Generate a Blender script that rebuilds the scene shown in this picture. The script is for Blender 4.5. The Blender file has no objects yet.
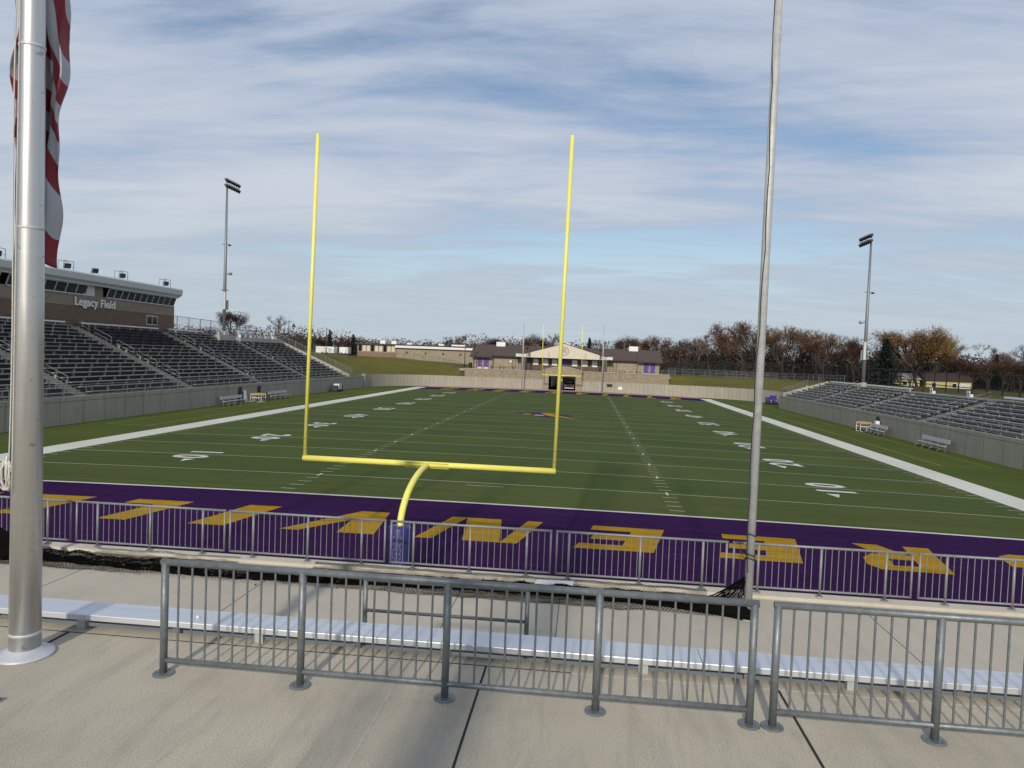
import bpy, bmesh, math, random
from mathutils import Vector, Matrix, noise as mnoise
R = math.radians
sc = bpy.context.scene
col = sc.collection

# ------------------------------------------------------------------ camera
CAM = Vector((4.2172, -28.3746, 6.1634)); YAW, PIT, ROLL, FOC = -0.1007, -0.0382, 0.0382, 719.46
fw = Vector((math.sin(YAW)*math.cos(PIT), math.cos(YAW)*math.cos(PIT), math.sin(PIT)))
rt0 = Vector((math.cos(YAW), -math.sin(YAW), 0)); up0 = rt0.cross(fw)
rt = rt0*math.cos(ROLL) + up0*math.sin(ROLL); upv = rt.cross(fw)
cd = bpy.data.cameras.new('camera'); cam = bpy.data.objects.new('camera', cd); col.objects.link(cam)
cam.matrix_world = Matrix(((rt.x, upv.x, -fw.x, CAM.x), (rt.y, upv.y, -fw.y, CAM.y), (rt.z, upv.z, -fw.z, CAM.z), (0, 0, 0, 1)))
cd.sensor_fit = 'HORIZONTAL'; cd.sensor_width = 36; cd.lens = FOC/1024*36; cd.clip_start = .05; cd.clip_end = 6000
sc.camera = cam

# ------------------------------------------------------------------ sun, sky, exposure
SUN_EL, SUN_AZ = R(28), R(4.5)          # light travels towards +Y, a little to +X
tr = Vector((math.sin(SUN_AZ)*math.cos(SUN_EL), math.cos(SUN_AZ)*math.cos(SUN_EL), -math.sin(SUN_EL)))
sd = bpy.data.lights.new('sun', 'SUN'); sd.energy = 3.0; sd.angle = R(2.2); sd.color = (1, .92, .78)
so = bpy.data.objects.new('sun', sd); col.objects.link(so); so.rotation_euler = tr.to_track_quat('-Z', 'Y').to_euler()
so.location = (0, -60, 60)
w = bpy.data.worlds.new('World'); sc.world = w; w.use_nodes = True
nt = w.node_tree; N = nt.nodes; Lk = nt.links
def wn(t, **k):
    n = N.new(t)
    for a, b in k.items(): setattr(n, a, b)
    return n
bg = N['Background']; bg.inputs[1].default_value = .105
sky = wn('ShaderNodeTexSky', sky_type='NISHITA'); sky.sun_disc = False
sky.sun_elevation = SUN_EL; sky.sun_rotation = math.pi + SUN_AZ; sky.altitude = 200; sky.air_density = 1.0; sky.dust_density = .6; sky.ozone_density = 1.5
tc = wn('ShaderNodeTexCoord'); sep = wn('ShaderNodeSeparateXYZ'); Lk.new(tc.outputs['Generated'], sep.inputs[0])
def wmath(op, a, b=None, c=None):
    n = wn('ShaderNodeMath', operation=op)
    for i, v in enumerate((a, b, c)):
        if v is None: continue
        if isinstance(v, (int, float)): n.inputs[i].default_value = v
        else: Lk.new(v, n.inputs[i])
    return n.outputs[0]
zz = wmath('ADD', wmath('MAXIMUM', sep.outputs[2], 0), .10)
cx = wmath('DIVIDE', sep.outputs[0], zz); cy = wmath('DIVIDE', sep.outputs[1], zz)
cmb = wn('ShaderNodeCombineXYZ'); Lk.new(cx, cmb.inputs[0]); Lk.new(cy, cmb.inputs[1])
def wnoise(scale, detail, rough, sx, sy, rot, off, dist=0):
    mp = wn('ShaderNodeMapping'); mp.inputs['Scale'].default_value = (sx, sy, 1); mp.inputs['Rotation'].default_value = (0, 0, rot); mp.inputs['Location'].default_value = off
    Lk.new(cmb.outputs[0], mp.inputs[0])
    n = wn('ShaderNodeTexNoise'); n.inputs['Scale'].default_value = scale; n.inputs['Detail'].default_value = detail; n.inputs['Roughness'].default_value = rough; n.inputs['Distortion'].default_value = dist
    Lk.new(mp.outputs[0], n.inputs['Vector']); return n.outputs['Fac']
def wramp(v, a, b):
    m = wn('ShaderNodeMapRange', interpolation_type='SMOOTHSTEP'); Lk.new(v, m.inputs[0]); m.inputs[1].default_value = a; m.inputs[2].default_value = b; return m.outputs[0]
n1 = wnoise(.62, 5, .5, .55, 1.0, R(-10), (3.1, 1.7, 0), .6)
n2 = wnoise(1.7, 7, .55, .45, 1.4, R(12), (7.3, 2.2, 0), .7)
n3 = wnoise(9, 6, .65, .4, 1.3, R(-20), (1.3, 9.2, 0), .2)
dens = wmath('ADD', wmath('ADD', wmath('MULTIPLY', n1, .54), wmath('MULTIPLY', n2, .35)), wmath('MULTIPLY', n3, .11))
mask = wmath('MULTIPLY', wramp(dens, .36, .51), .96)
mix = wn('ShaderNodeMix', data_type='RGBA'); Lk.new(mask, mix.inputs[0])
Lk.new(sky.outputs[0], mix.inputs[6])
# thin high cloud: a little brighter where thick, and lit paler low in the sky
cl = wn('ShaderNodeMix', data_type='RGBA'); Lk.new(wramp(dens, .43, .62), cl.inputs[0])
cl.inputs[6].default_value = (3.95, 4.72, 6.1, 1); cl.inputs[7].default_value = (5.75, 6.2, 6.95, 1)
Lk.new(cl.outputs[2], mix.inputs[7])
# thin veil near the horizon, where one looks through much more air
hz = wn('ShaderNodeMapRange', interpolation_type='SMOOTHSTEP'); Lk.new(sep.outputs[2], hz.inputs[0]); hz.inputs[1].default_value = .26; hz.inputs[2].default_value = -.03; hz.inputs[3].default_value = 0; hz.inputs[4].default_value = .93
veil = wn('ShaderNodeMix', data_type='RGBA'); Lk.new(hz.outputs[0], veil.inputs[0]); Lk.new(mix.outputs[2], veil.inputs[6]); veil.inputs[7].default_value = (4.75, 5.55, 6.15, 1)
Lk.new(veil.outputs[2], bg.inputs[0])
sc.view_settings.view_transform = 'Standard'; sc.view_settings.look = 'None'; sc.view_settings.gamma = 1
sc.view_settings.exposure = 0.0
sc.view_settings.use_curve_mapping = False

# ------------------------------------------------------------------ helpers
ORG = {}
class MB:
    def __init__(s): s.v = []; s.f = []; s.uv = []
    def face(s, pts, uv=None):
        i = len(s.v); s.v += [tuple(p) for p in pts]; s.f.append(tuple(range(i, i+len(pts)))); s.uv.append(uv); return s
    def box(s, x0, x1, y0, y1, z0, z1):
        i = len(s.v)
        s.v += [(x0,y0,z0),(x1,y0,z0),(x1,y1,z0),(x0,y1,z0),(x0,y0,z1),(x1,y0,z1),(x1,y1,z1),(x0,y1,z1)]
        for q in ((3,2,1,0),(4,5,6,7),(0,1,5,4),(1,2,6,5),(2,3,7,6),(3,0,4,7)): s.f.append(tuple(i+k for k in q)); s.uv.append(None)
        return s
    def hexa(s, p):                      # eight corners, bottom ring then top ring
        i = len(s.v); s.v += [tuple(q) for q in p]
        for q in ((3,2,1,0),(4,5,6,7),(0,1,5,4),(1,2,6,5),(2,3,7,6),(3,0,4,7)): s.f.append(tuple(i+k for k in q)); s.uv.append(None)
        return s
    def tube(s, pts, r, n=8, cap=True):
        pts = [Vector(p) for p in pts]; rr = r if isinstance(r, (list, tuple)) else [r]*len(pts)
        base = len(s.v); prev = None
        for k, p in enumerate(pts):
            d = (pts[min(k+1, len(pts)-1)] - pts[max(k-1, 0)]).normalized()
            if prev is None:
                a = Vector((0,0,1)) if abs(d.z) < .9 else Vector((1,0,0)); u = d.cross(a).normalized()
            else:
                u = (prev - d*prev.dot(d)).normalized()
            prev = u; vv = d.cross(u)
            for j in range(n):
                t = 2*math.pi*j/n; s.v.append(tuple(p + (u*math.cos(t) + vv*math.sin(t))*rr[k]))
        for k in range(len(pts)-1):
            for j in range(n):
                a = base+k*n+j; b = base+k*n+(j+1) % n; s.f.append((a, b, b+n, a+n)); s.uv.append(None)
        if cap:
            s.f.append(tuple(base+j for j in reversed(range(n)))); s.uv.append(None)
            s.f.append(tuple(base+(len(pts)-1)*n+j for j in range(n))); s.uv.append(None)
        return s
    def lathe(s, x, y, prof, n=24):      # prof = [(r, z)]
        b = len(s.v)
        for r, z in prof:
            for j in range(n):
                t = 2*math.pi*j/n; s.v.append((x+r*math.cos(t), y+r*math.sin(t), z))
        for k in range(len(prof)-1):
            for j in range(n):
                a = b+k*n+j; c = b+k*n+(j+1) % n; s.f.append((a, c, c+n, a+n)); s.uv.append(None)
        s.f.append(tuple(b+j for j in reversed(range(n)))); s.uv.append(None)
        s.f.append(tuple(b+(len(prof)-1)*n+j for j in range(n))); s.uv.append(None)
        return s
    def prism(s, poly, axis, a0, a1):    # poly in the two other axes, extruded along axis
        def P(u, v, a): return {'x': (a, u, v), 'y': (u, a, v), 'z': (u, v, a)}[axis]
        n = len(poly); i = len(s.v)
        s.v += [P(u, v, a0) for u, v in poly] + [P(u, v, a1) for u, v in poly]
        s.f.append(tuple(i+k for k in reversed(range(n)))); s.f.append(tuple(i+n+k for k in range(n))); s.uv += [None, None]
        for k in range(n):
            m = (k+1) % n; s.f.append((i+k, i+m, i+n+m, i+n+k)); s.uv.append(None)
        return s
    def wall(s, path, z0, z1, th, uoff=0.0, closed=True):   # path along the face, thickness to the left-hand normal; uv = metres
        pts = [Vector((p[0], p[1], 0)) for p in path]; nr = []
        for k in range(len(pts)):
            d = (pts[min(k+1, len(pts)-1)] - pts[max(k-1, 0)]).normalized(); nr.append(Vector((-d.y, d.x, 0))*th)
        zt = z1 if isinstance(z1, (list, tuple)) else [z1]*len(pts)
        u = uoff
        for k in range(len(pts)-1):
            a, b = pts[k], pts[k+1]; c, d = b+nr[k+1], a+nr[k]; L = (b-a).length
            Z = lambda p, z: (p.x, p.y, z)
            s.face([Z(a,z0), Z(b,z0), Z(b,zt[k+1]), Z(a,zt[k])], [(u,z0),(u+L,z0),(u+L,zt[k+1]),(u,zt[k])])
            s.face([Z(c,z0), Z(d,z0), Z(d,zt[k]), Z(c,zt[k+1])], [(u+L,z0),(u,z0),(u,zt[k]),(u+L,zt[k+1])])
            s.face([Z(a,zt[k]), Z(b,zt[k+1]), Z(c,zt[k+1]), Z(d,zt[k])], [(u,.95),(u+L,.95),(u+L,1.1),(u,1.1)])
            if k == 0: s.face([Z(d,z0), Z(a,z0), Z(a,zt[0]), Z(d,zt[0])], [(.3,z0),(.6,z0),(.6,zt[0]),(.3,zt[0])])
            if k == len(pts)-2: s.face([Z(b,z0), Z(c,z0), Z(c,zt[-1]), Z(b,zt[-1])], [(.3,z0),(.6,z0),(.6,zt[-1]),(.3,zt[-1])])
            u += L
        return s
    def build(s, name, mat, parent=None, org=None, smooth=False, kind=None):
        me = bpy.data.meshes.new(name)
        o = bpy.data.objects.new(name, me); col.objects.link(o)
        if parent is not None:
            g = ORG[parent.name]; o.parent = parent; ORG[o.name] = g
        else:
            if org is None: org = (0, 0, 0)
            g = Vector(org); ORG[o.name] = g; o.location = g
        me.from_pydata([(p[0]-g[0], p[1]-g[1], p[2]-g[2]) for p in s.v], [], s.f)
        if any(q is not None for q in s.uv):
            ul = me.uv_layers.new(name='UVMap'); li = 0; dat = [0.0]*(2*len(me.loops))
            for f, q in zip(s.f, s.uv):
                for k in range(len(f)):
                    if q is not None: dat[2*li], dat[2*li+1] = q[k][0], q[k][1]
                    li += 1
            ul.data.foreach_set('uv', dat)
        if smooth: me.polygons.foreach_set('use_smooth', [True]*len(me.polygons))
        me.materials.append(mat); me.update()
        if kind: o['kind'] = kind
        return o
def mb(): return MB()
def thing(name, label, cat, loc=(0, 0, 0), group=None):
    o = bpy.data.objects.new(name, None); col.objects.link(o); o.location = loc; o.empty_display_size = .3
    ORG[o.name] = Vector(loc); o['label'] = label; o['category'] = cat
    if group: o['group'] = group
    return o
def tag(o, label, cat, group=None):
    o['label'] = label; o['category'] = cat
    if group: o['group'] = group
    return o
def copy_tree(o, parent=None):
    c = o.copy(); col.objects.link(c)
    if parent is not None: c.parent = parent
    for ch in o.children: copy_tree(ch, c)
    return c
def smooth_bevel(o, w_=.004, seg=2):
    m = o.modifiers.new('bevel', 'BEVEL'); m.width = w_; m.segments = seg; m.limit_method = 'ANGLE'; m.angle_limit = R(50); return o

# ------------------------------------------------------------------ materials
def newmat(name):
    m = bpy.data.materials.new(name); m.use_nodes = True; t = m.node_tree
    return m, t, t.nodes['Principled BSDF']
class G:
    def __init__(s, t): s.t = t
    def n(s, typ, **k):
        q = s.t.nodes.new(typ)
        for a, b in k.items(): setattr(q, a, b)
        return q
    def l(s, a, b): s.t.links.new(a, b)
    def m(s, op, a, b=None, c=None):
        q = s.n('ShaderNodeMath', operation=op)
        for i, v in enumerate((a, b, c)):
            if v is None: continue
            if isinstance(v, (int, float)): q.inputs[i].default_value = v
            else: s.l(v, q.inputs[i])
        return q.outputs[0]
    def co(s, kind='Object'): return s.n('ShaderNodeTexCoord').outputs[kind]
    def map(s, vec, sc_=(1, 1, 1), loc=(0, 0, 0), rot=(0, 0, 0)):
        q = s.n('ShaderNodeMapping'); q.inputs['Scale'].default_value = sc_; q.inputs['Location'].default_value = loc; q.inputs['Rotation'].default_value = rot
        s.l(vec, q.inputs[0]); return q.outputs[0]
    def noise(s, vec, scale, detail=4, rough=.6, dist=0):
        q = s.n('ShaderNodeTexNoise'); q.inputs['Scale'].default_value = scale; q.inputs['Detail'].default_value = detail; q.inputs['Roughness'].default_value = rough; q.inputs['Distortion'].default_value = dist
        s.l(vec, q.inputs['Vector']); return q.outputs['Fac']
    def rng(s, v, a, b, c=0, d=1, smooth=False):
        q = s.n('ShaderNodeMapRange'); q.interpolation_type = 'SMOOTHSTEP' if smooth else 'LINEAR'
        s.l(v, q.inputs[0])
        for i, x in enumerate((a, b, c, d)): q.inputs[i+1].default_value = x
        return q.outputs[0]
    def mix(s, f, a, b, mode='MIX'):
        q = s.n('ShaderNodeMix', data_type='RGBA', blend_type=mode)
        for i, v in ((0, f), (6, a), (7, b)):
            if isinstance(v, (int, float)): q.inputs[i].default_value = v
            elif isinstance(v, (tuple, list)): q.inputs[i].default_value = (*v[:3], 1)
            else: s.l(v, q.inputs[i])
        return q.outputs[2]
    def bump(s, h, strength, dist, bsdf):
        q = s.n('ShaderNodeBump'); q.inputs['Strength'].default_value = strength; q.inputs['Distance'].default_value = dist
        s.l(h, q.inputs['Height']); s.l(q.outputs[0], bsdf.inputs['Normal'])
def simple(name, c, rough=.6, metal=0, var=.25, scale=6, fine=40, bump=0, streak=None):
    m, t, b = newmat(name); g = G(t); co = g.co()
    v = g.map(co, streak) if streak else co
    f = g.m('ADD', g.m('MULTIPLY', g.noise(v, scale, 5, .6), .65), g.m('MULTIPLY', g.noise(v, fine, 3, .6), .35))
    f = g.rng(f, .3, .7)
    lo = tuple(x*(1-var) for x in c); hi = tuple(min(1, x*(1+var*.7)) for x in c)
    g.l(g.mix(f, lo, hi), b.inputs['Base Color'])
    g.l(g.rng(f, 0, 1, min(1, rough*1.15), rough*.85), b.inputs['Roughness']); b.inputs['Metallic'].default_value = metal
    if bump: g.bump(g.noise(co, fine, 3, .7), bump, .01, b)
    return m
def concrete(name, c, bump=.25, stain=.35, speck=.12):
    m, t, b = newmat(name); g = G(t); co = g.co()
    big = g.rng(g.noise(co, .35, 4, .6, .6), .36, .66, 0, 1, True); mid = g.rng(g.noise(co, 2.3, 6, .65, .3), .35, .65); fine = g.noise(co, 60, 3, .7); sp = g.noise(co, 170, 2, .6)
    blot = g.rng(g.noise(g.map(co, (.5, .22, 1), (4, 1, 0), (0, 0, .7)), 1.1, 5, .55, .8), .52, .70, 0, 1, True)
    k = g.mix(g.m('MULTIPLY', big, stain), c, tuple(x*.70 for x in c))
    k = g.mix(g.m('MULTIPLY', blot, stain*.6), k, tuple(x*.62 for x in c))
    brush_shade = g.rng(g.noise(g.map(co, (3.2, .5, 1), (2, 7, 0), (0, 0, .35)), 1.6, 6, .62, .5), .44, .68, 0, 1, True)
    k = g.mix(g.m('MULTIPLY', brush_shade, stain*.95), k, tuple(x*.60 for x in c))  # brushed streaks and blotches, deepened in colour to suggest narrow shadows
    k = g.mix(g.m('MULTIPLY', mid, .20), k, tuple(min(1, x*1.22) for x in c))
    k = g.mix(g.rng(fine, .35, .68, 0, speck*2.2), k, tuple(x*.5 for x in c))
    k = g.mix(g.rng(sp, .58, .75, 0, speck*2.5), k, tuple(min(1, x*1.6) for x in c))
    g.l(k, b.inputs['Base Color']); b.inputs['Roughness'].default_value = .9
    g.bump(g.m('ADD', fine, g.m('MULTIPLY', sp, .6)), bump, .006, b)
    return m
def wallconc(name, c, period, jw, reveal=None, streak=.35, js=.72):
    m, t, b = newmat(name); g = G(t); uv = g.co('UV'); s_ = g.n('ShaderNodeSeparateXYZ'); g.l(uv, s_.inputs[0]); u, v = s_.outputs[0], s_.outputs[1]
    st = g.rng(g.noise(g.map(uv, (2.2, .25, 1)), 1.3, 6, .65), .38, .68, 0, streak)
    bl = g.rng(g.noise(uv, .8, 5, .6, .5), .4, .65, 0, .3); fi = g.noise(uv, 25, 3, .7)
    k = g.mix(st, c, tuple(x*.55 for x in c)); k = g.mix(bl, k, tuple(min(1, x*1.25) for x in c)); k = g.mix(g.rng(fi, .3, .7, 0, .25), k, tuple(x*.7 for x in c))
    idx = g.m('FLOOR', g.m('DIVIDE', u, period)); wn_ = g.n('ShaderNodeTexWhiteNoise', noise_dimensions='1D'); g.l(idx, wn_.inputs['W'])
    k = g.mix(g.m('MULTIPLY', wn_.outputs['Value'], .22), k, tuple(x*.6 for x in c))
    fr = g.m('FRACT', g.m('DIVIDE', u, period)); j = g.m('LESS_THAN', fr, jw/period)
    if reveal: j = g.m('MAXIMUM', j, g.m('LESS_THAN', g.m('ABSOLUTE', g.m('SUBTRACT', v, reveal)), .02))
    k = g.mix(g.m('MULTIPLY', j, js), k, (.03, .03, .028))
    drip = g.m('MULTIPLY', g.rng(g.noise(g.map(uv, (5, .05, 1)), 1.0, 4, .7), .50, .68, 0, .45), g.rng(v, .3, 1.9, .2, 1))
    k = g.mix(drip, k, tuple(x*.45 for x in c))
    g.l(k, b.inputs['Base Color']); b.inputs['Roughness'].default_value = .92
    g.bump(g.m('SUBTRACT', fi, g.m('MULTIPLY', j, 2)), .3, .01, b)
    return m
def brick(name, c1, c2, mortar, bw, bh, uvs=True, rowoff=.5):
    m, t, b = newmat(name); g = G(t)
    if uvs: vec = g.co('UV')
    else: vec = g.co()
    q = g.n('ShaderNodeTexBrick'); q.inputs['Color1'].default_value = (*c1, 1); q.inputs['Color2'].default_value = (*c2, 1); q.inputs['Mortar'].default_value = (*mortar, 1)
    q.inputs['Scale'].default_value = 1; q.inputs['Brick Width'].default_value = bw; q.inputs['Row Height'].default_value = bh; q.inputs['Mortar Size'].default_value = .012; q.offset = rowoff
    g.l(vec, q.inputs['Vector'])
    k = g.mix(g.rng(g.noise(vec, 1.2, 5, .6), .35, .65, 0, .3), q.outputs['Color'], tuple(x*.6 for x in c1))
    g.l(k, b.inputs['Base Color']); b.inputs['Roughness'].default_value = .9
    g.bump(g.m('SUBTRACT', 1.0, q.outputs['Fac']), .3, .008, b)
    return m
def gauze(name, c, cover, cell=.06):
    m, t, b = newmat(name); g = G(t)
    b.inputs['Base Color'].default_value = (*c, 1); b.inputs['Roughness'].default_value = .6; b.inputs['Metallic'].default_value = .3
    uv = g.co('UV'); s_ = g.n('ShaderNodeSeparateXYZ'); g.l(uv, s_.inputs[0])
    a = g.m('FRACT', g.m('DIVIDE', g.m('ADD', s_.outputs[0], s_.outputs[1]), cell)); d = g.m('FRACT', g.m('DIVIDE', g.m('SUBTRACT', s_.outputs[0], s_.outputs[1]), cell))
    k = g.m('MAXIMUM', g.m('LESS_THAN', a, cover), g.m('LESS_THAN', d, cover))
    tr_ = g.n('ShaderNodeBsdfTransparent'); mx = g.n('ShaderNodeMixShader'); g.l(k, mx.inputs[0]); g.l(tr_.outputs[0], mx.inputs[1]); g.l(b.outputs[0], mx.inputs[2])
    g.l(mx.outputs[0], t.nodes['Material Output'].inputs[0])
    return m
def turf(name, dark, light, band=True, streak=.25, bandamt=1.0):
    m, t, b = newmat(name); g = G(t); co = g.co(); s_ = g.n('ShaderNodeSeparateXYZ'); g.l(co, s_.inputs[0])
    f = g.noise(g.map(co, (1, .5, 1)), 28, 4, .75); big = g.noise(co, .12, 4, .6, .5); st = g.noise(g.map(co, (.06, 2.4, 1)), 1.4, 4, .6)
    k = g.mix(g.rng(f, .3, .7), dark, light)
    if band:
        bd = g.m('LESS_THAN', g.m('FRACT', g.m('DIVIDE', s_.outputs[1], 9.144)), .5)
        k = g.mix(g.m('MULTIPLY', bd, .42*bandamt), k, tuple((x*1.12, x*1.0, x*1.0)[i] for i, x in enumerate(light)))
    k = g.mix(g.rng(big, .35, .68, 0, .35), k, tuple(x*.72 for x in dark))
    k = g.mix(g.rng(st, .40, .66, 0, streak), k, tuple(min(1, x*1.5) for x in light))
    if name in ('turf_gold', 'turf_purple'):
        fl_ = g.rng(g.noise(g.map(co, (.7, 5.5, 1), (3, 1, 0)), 2.2, 5, .7), .54, .66, 0, .62)
        k = g.mix(fl_, k, tuple(x*.25 for x in dark))
    g.l(k, b.inputs['Base Color']); b.inputs['Roughness'].default_value = .95; b.inputs['Specular IOR Level'].default_value = .06
    g.bump(f, .5, .02, b)
    return m
def leafmat(name, c, var=.45, scale=.5):
    m, t, b = newmat(name); g = G(t); co = g.co()
    oi = g.n('ShaderNodeObjectInfo'); f = g.noise(co, scale, 3, .6); f2 = g.noise(co, scale*9, 2, .6)
    k = g.mix(g.rng(f, .35, .65), tuple(x*(1-var) for x in c), tuple(min(1, x*(1+var)) for x in c))
    k = g.mix(g.rng(f2, .3, .7, 0, .6), k, (c[0]*.55, c[1]*.55, c[2]*.6))
    h = g.n('ShaderNodeHueSaturation'); g.l(k, h.inputs['Color']); g.l(g.rng(oi.outputs['Random'], 0, 1, .485, .515), h.inputs['Hue']); g.l(g.rng(oi.outputs['Random'], 0, 1, .8, 1.2), h.inputs['Value'])
    g.l(h.outputs[0], b.inputs['Base Color']); b.inputs['Roughness'].default_value = .85; b.inputs['Specular IOR Level'].default_value = .15
    return m

M = {}
M['plaza'] = concrete('plaza_concrete', (.555, .495, .39), .5, .62, .36)
M['terrace'] = concrete('terrace_concrete', (.475, .43, .35), stain=.22)
M['curb'] = concrete('curb_concrete', (.58, .53, .44), stain=.25)
M['joint'] = simple('joint_sealant', (.018, .017, .016), .9)
M['groove'] = simple('pale_joint', (.46, .43, .38), .9)
M['wall'] = wallconc('field_wall_concrete', (.385, .355, .29), 2.44, .045, 1.66, .5)
M['wallfar'] = wallconc('far_wall_concrete', (.395, .36, .295), .76, .05, None, .3, .42)
M['galvm'] = simple('weathered_galvanised_steel', (.25, .26, .265), .5, .2, .25, 8, 60)
M['seatr'] = simple('pale_weathered_aluminium', (.40, .40, .385), .55, .05, .25, 2, 30)
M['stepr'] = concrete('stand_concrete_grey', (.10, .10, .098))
M['step'] = concrete('shaded_stand_concrete', (.05, .048, .045))  # near black: the shade under the seats is put into the colour
M['aisle'] = concrete('aisle_concrete', (.33, .31, .27))
M['cap'] = concrete('coping_concrete', (.42, .40, .35))
M['seat'] = simple('weathered_aluminium', (.37, .365, .35), .55, .2, .25, 2, 30)
M['seatp'] = simple('purple_aluminium', (.10, .06, .11), .5, .2, .3, 2, 30)
M['alu'] = simple('bright_aluminium', (.66, .68, .72), .42, .55, .12, 2, 60, 0, (.2, 6, 6))
M['alumat'] = simple('dull_aluminium', (.55, .56, .58), .5, .3, .2, 3, 40)
M['white'] = simple('white_paint', (.78, .78, .76), .5, 0, .06)
M['galv'] = simple('galvanised_steel', (.19, .21, .22), .48, .45, .35, 14, 90, .12)
M['galvl'] = simple('pale_galvanised_steel', (.46, .465, .46), .5, .15, .25, 8, 60)
M['steel'] = simple('grey_steel', (.22, .24, .25), .5, .4, .25)
M['dark'] = simple('dark_metal', (.025, .026, .028), .5, .2, .3)
M['black'] = simple('black_plastic', (.012, .012, .013), .6, 0, .3)
M['yellow'] = simple('yellow_paint', (.86, .79, .16), .42, 0, .08, 3, 30)
M['pad'] = simple('blue_vinyl', (.032, .028, .15), .42, 0, .2, 3, 20)
M['padlt'] = simple('pale_vinyl_print', (.22, .24, .42), .5, 0, .2)
M['turf'] = turf('turf_green', (.046, .070, .020), (.080, .104, .032))
M['turfside'] = turf('turf_sideline', (.054, .078, .017), (.088, .112, .028), False, .2)
M['turfp'] = turf('turf_purple', (.018, .004, .032), (.040, .009, .070), False, .30)
M['turfp2'] = turf('turf_violet', (.030, .010, .058), (.065, .022, .11), False, .2)
M['turfg'] = turf('turf_gold', (.26, .145, .008), (.46, .27, .02), False, .2)
M['line'] = turf('turf_white', (.50, .49, .43), (.70, .69, .62), False, .1)
M['lineg'] = turf('turf_thin_white', (.30, .33, .22), (.42, .44, .33), False, .1)
M['liney'] = turf('turf_yellow', (.22, .22, .03), (.32, .30, .05), False, .1)
M['numsh'] = turf('turf_grey', (.14, .15, .15), (.22, .23, .23), False, .1)
M['track'] = concrete('far_apron', (.34, .27, .21), stain=.3)
M['grass'] = turf('grass_autumn', (.075, .078, .018), (.145, .125, .035), False, .35)
M['ground'] = turf('ground_grass', (.06, .062, .022), (.11, .10, .04), False, .3)
M['brickd'] = brick('brown_brick', (.155, .10, .066), (.195, .13, .085), (.16, .13, .105), .40, .20)
M['brickl'] = brick('buff_block', (.27, .21, .15), (.315, .25, .185), (.26, .22, .175), .40, .20)
M['brickt'] = brick('tan_block', (.30, .245, .172), (.365, .30, .215), (.29, .25, .195), .60, .30)
M['brickr'] = brick('red_brick', (.25, .12, .075), (.30, .15, .095), (.28, .22, .17), .40, .2)
M['stone'] = brick('split_stone', (.265, .215, .15), (.355, .29, .21), (.20, .165, .12), .45, .2)
M['roof'] = brick('brown_shingle', (.075, .052, .041), (.10, .07, .056), (.06, .04, .036), .6, .25)
M['cream'] = simple('cream_panel', (.62, .56, .45), .7, 0, .08)
M['fascia'] = simple('pale_metal_fascia', (.56, .57, .56), .5, .1, .08)
M['brownm'] = simple('dark_brown_metal', (.05, .035, .03), .6)
M['purple'] = simple('purple_paint', (.085, .035, .23), .5, 0, .12)
M['purplev'] = simple('purple_vehicle_paint', (.05, .03, .25), .3, 0, .1)
M['yellowish'] = simple('pale_yellow_siding', (.62, .52, .24), .7, 0, .1)
M['paleroof'] = simple('pale_roof', (.42, .38, .33), .8)
M['barkm'] = simple('bark', (.05, .04, .033), .95, 0, .35, 2, 14)
M['barkl'] = simple('grey_bark', (.085, .07, .06), .95, 0, .35, 2, 14)
M['gz'] = gauze('chain_link_grey', (.16, .17, .175), .10)
M['gzd'] = gauze('chain_link_black', (.012, .012, .013), .16)
M['netm'] = simple('black_net_cord', (.006, .006, .006), 1)
M['netm'].node_tree.nodes['Principled BSDF'].inputs['Specular IOR Level'].default_value = .03
M['rope'] = simple('pale_rope', (.55, .53, .48), .9, 0, .2, 20, 90)
M['litter'] = simple('leaf_litter', (.07, .035, .02), .9, 0, .6, 10, 40)
M['russet'] = leafmat('russet_leaves', (.145, .078, .05))
M['maroon'] = leafmat('maroon_leaves', (.082, .046, .036))
M['golden'] = leafmat('golden_leaves', (.25, .155, .06))
M['redl'] = leafmat('red_leaves', (.085, .03, .02))
M['twig'] = leafmat('bare_twigs', (.19, .145, .115), .3)
M['twigd'] = leafmat('dark_bare_twigs', (.12, .085, .07), .3)
M['conifer'] = leafmat('blue_green_needles', (.036, .056, .042), .4, .8)
M['brushm'] = leafmat('undergrowth', (.075, .052, .042), .4)
def glassmat():
    m, t, b = newmat('window_glass'); b.inputs['Base Color'].default_value = (.012, .014, .016, 1); b.inputs['Roughness'].default_value = .08; b.inputs['Specular IOR Level'].default_value = .35
    return m
M['glass'] = glassmat()
def flagmat():
    m, t, b = newmat('flag_cloth'); g = G(t); s_ = g.n('ShaderNodeSeparateXYZ'); g.l(g.co('UV'), s_.inputs[0])
    k = g.m('LESS_THAN', g.m('FRACT', g.m('MULTIPLY', s_.outputs[1], .5)), .5)
    g.l(g.mix(k, (.40, .40, .44), (.20, .011, .02)), b.inputs['Base Color']); b.inputs['Roughness'].default_value = .75; b.inputs['Sheen Weight'].default_value = .2
    return m
M['flag'] = flagmat()
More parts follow.
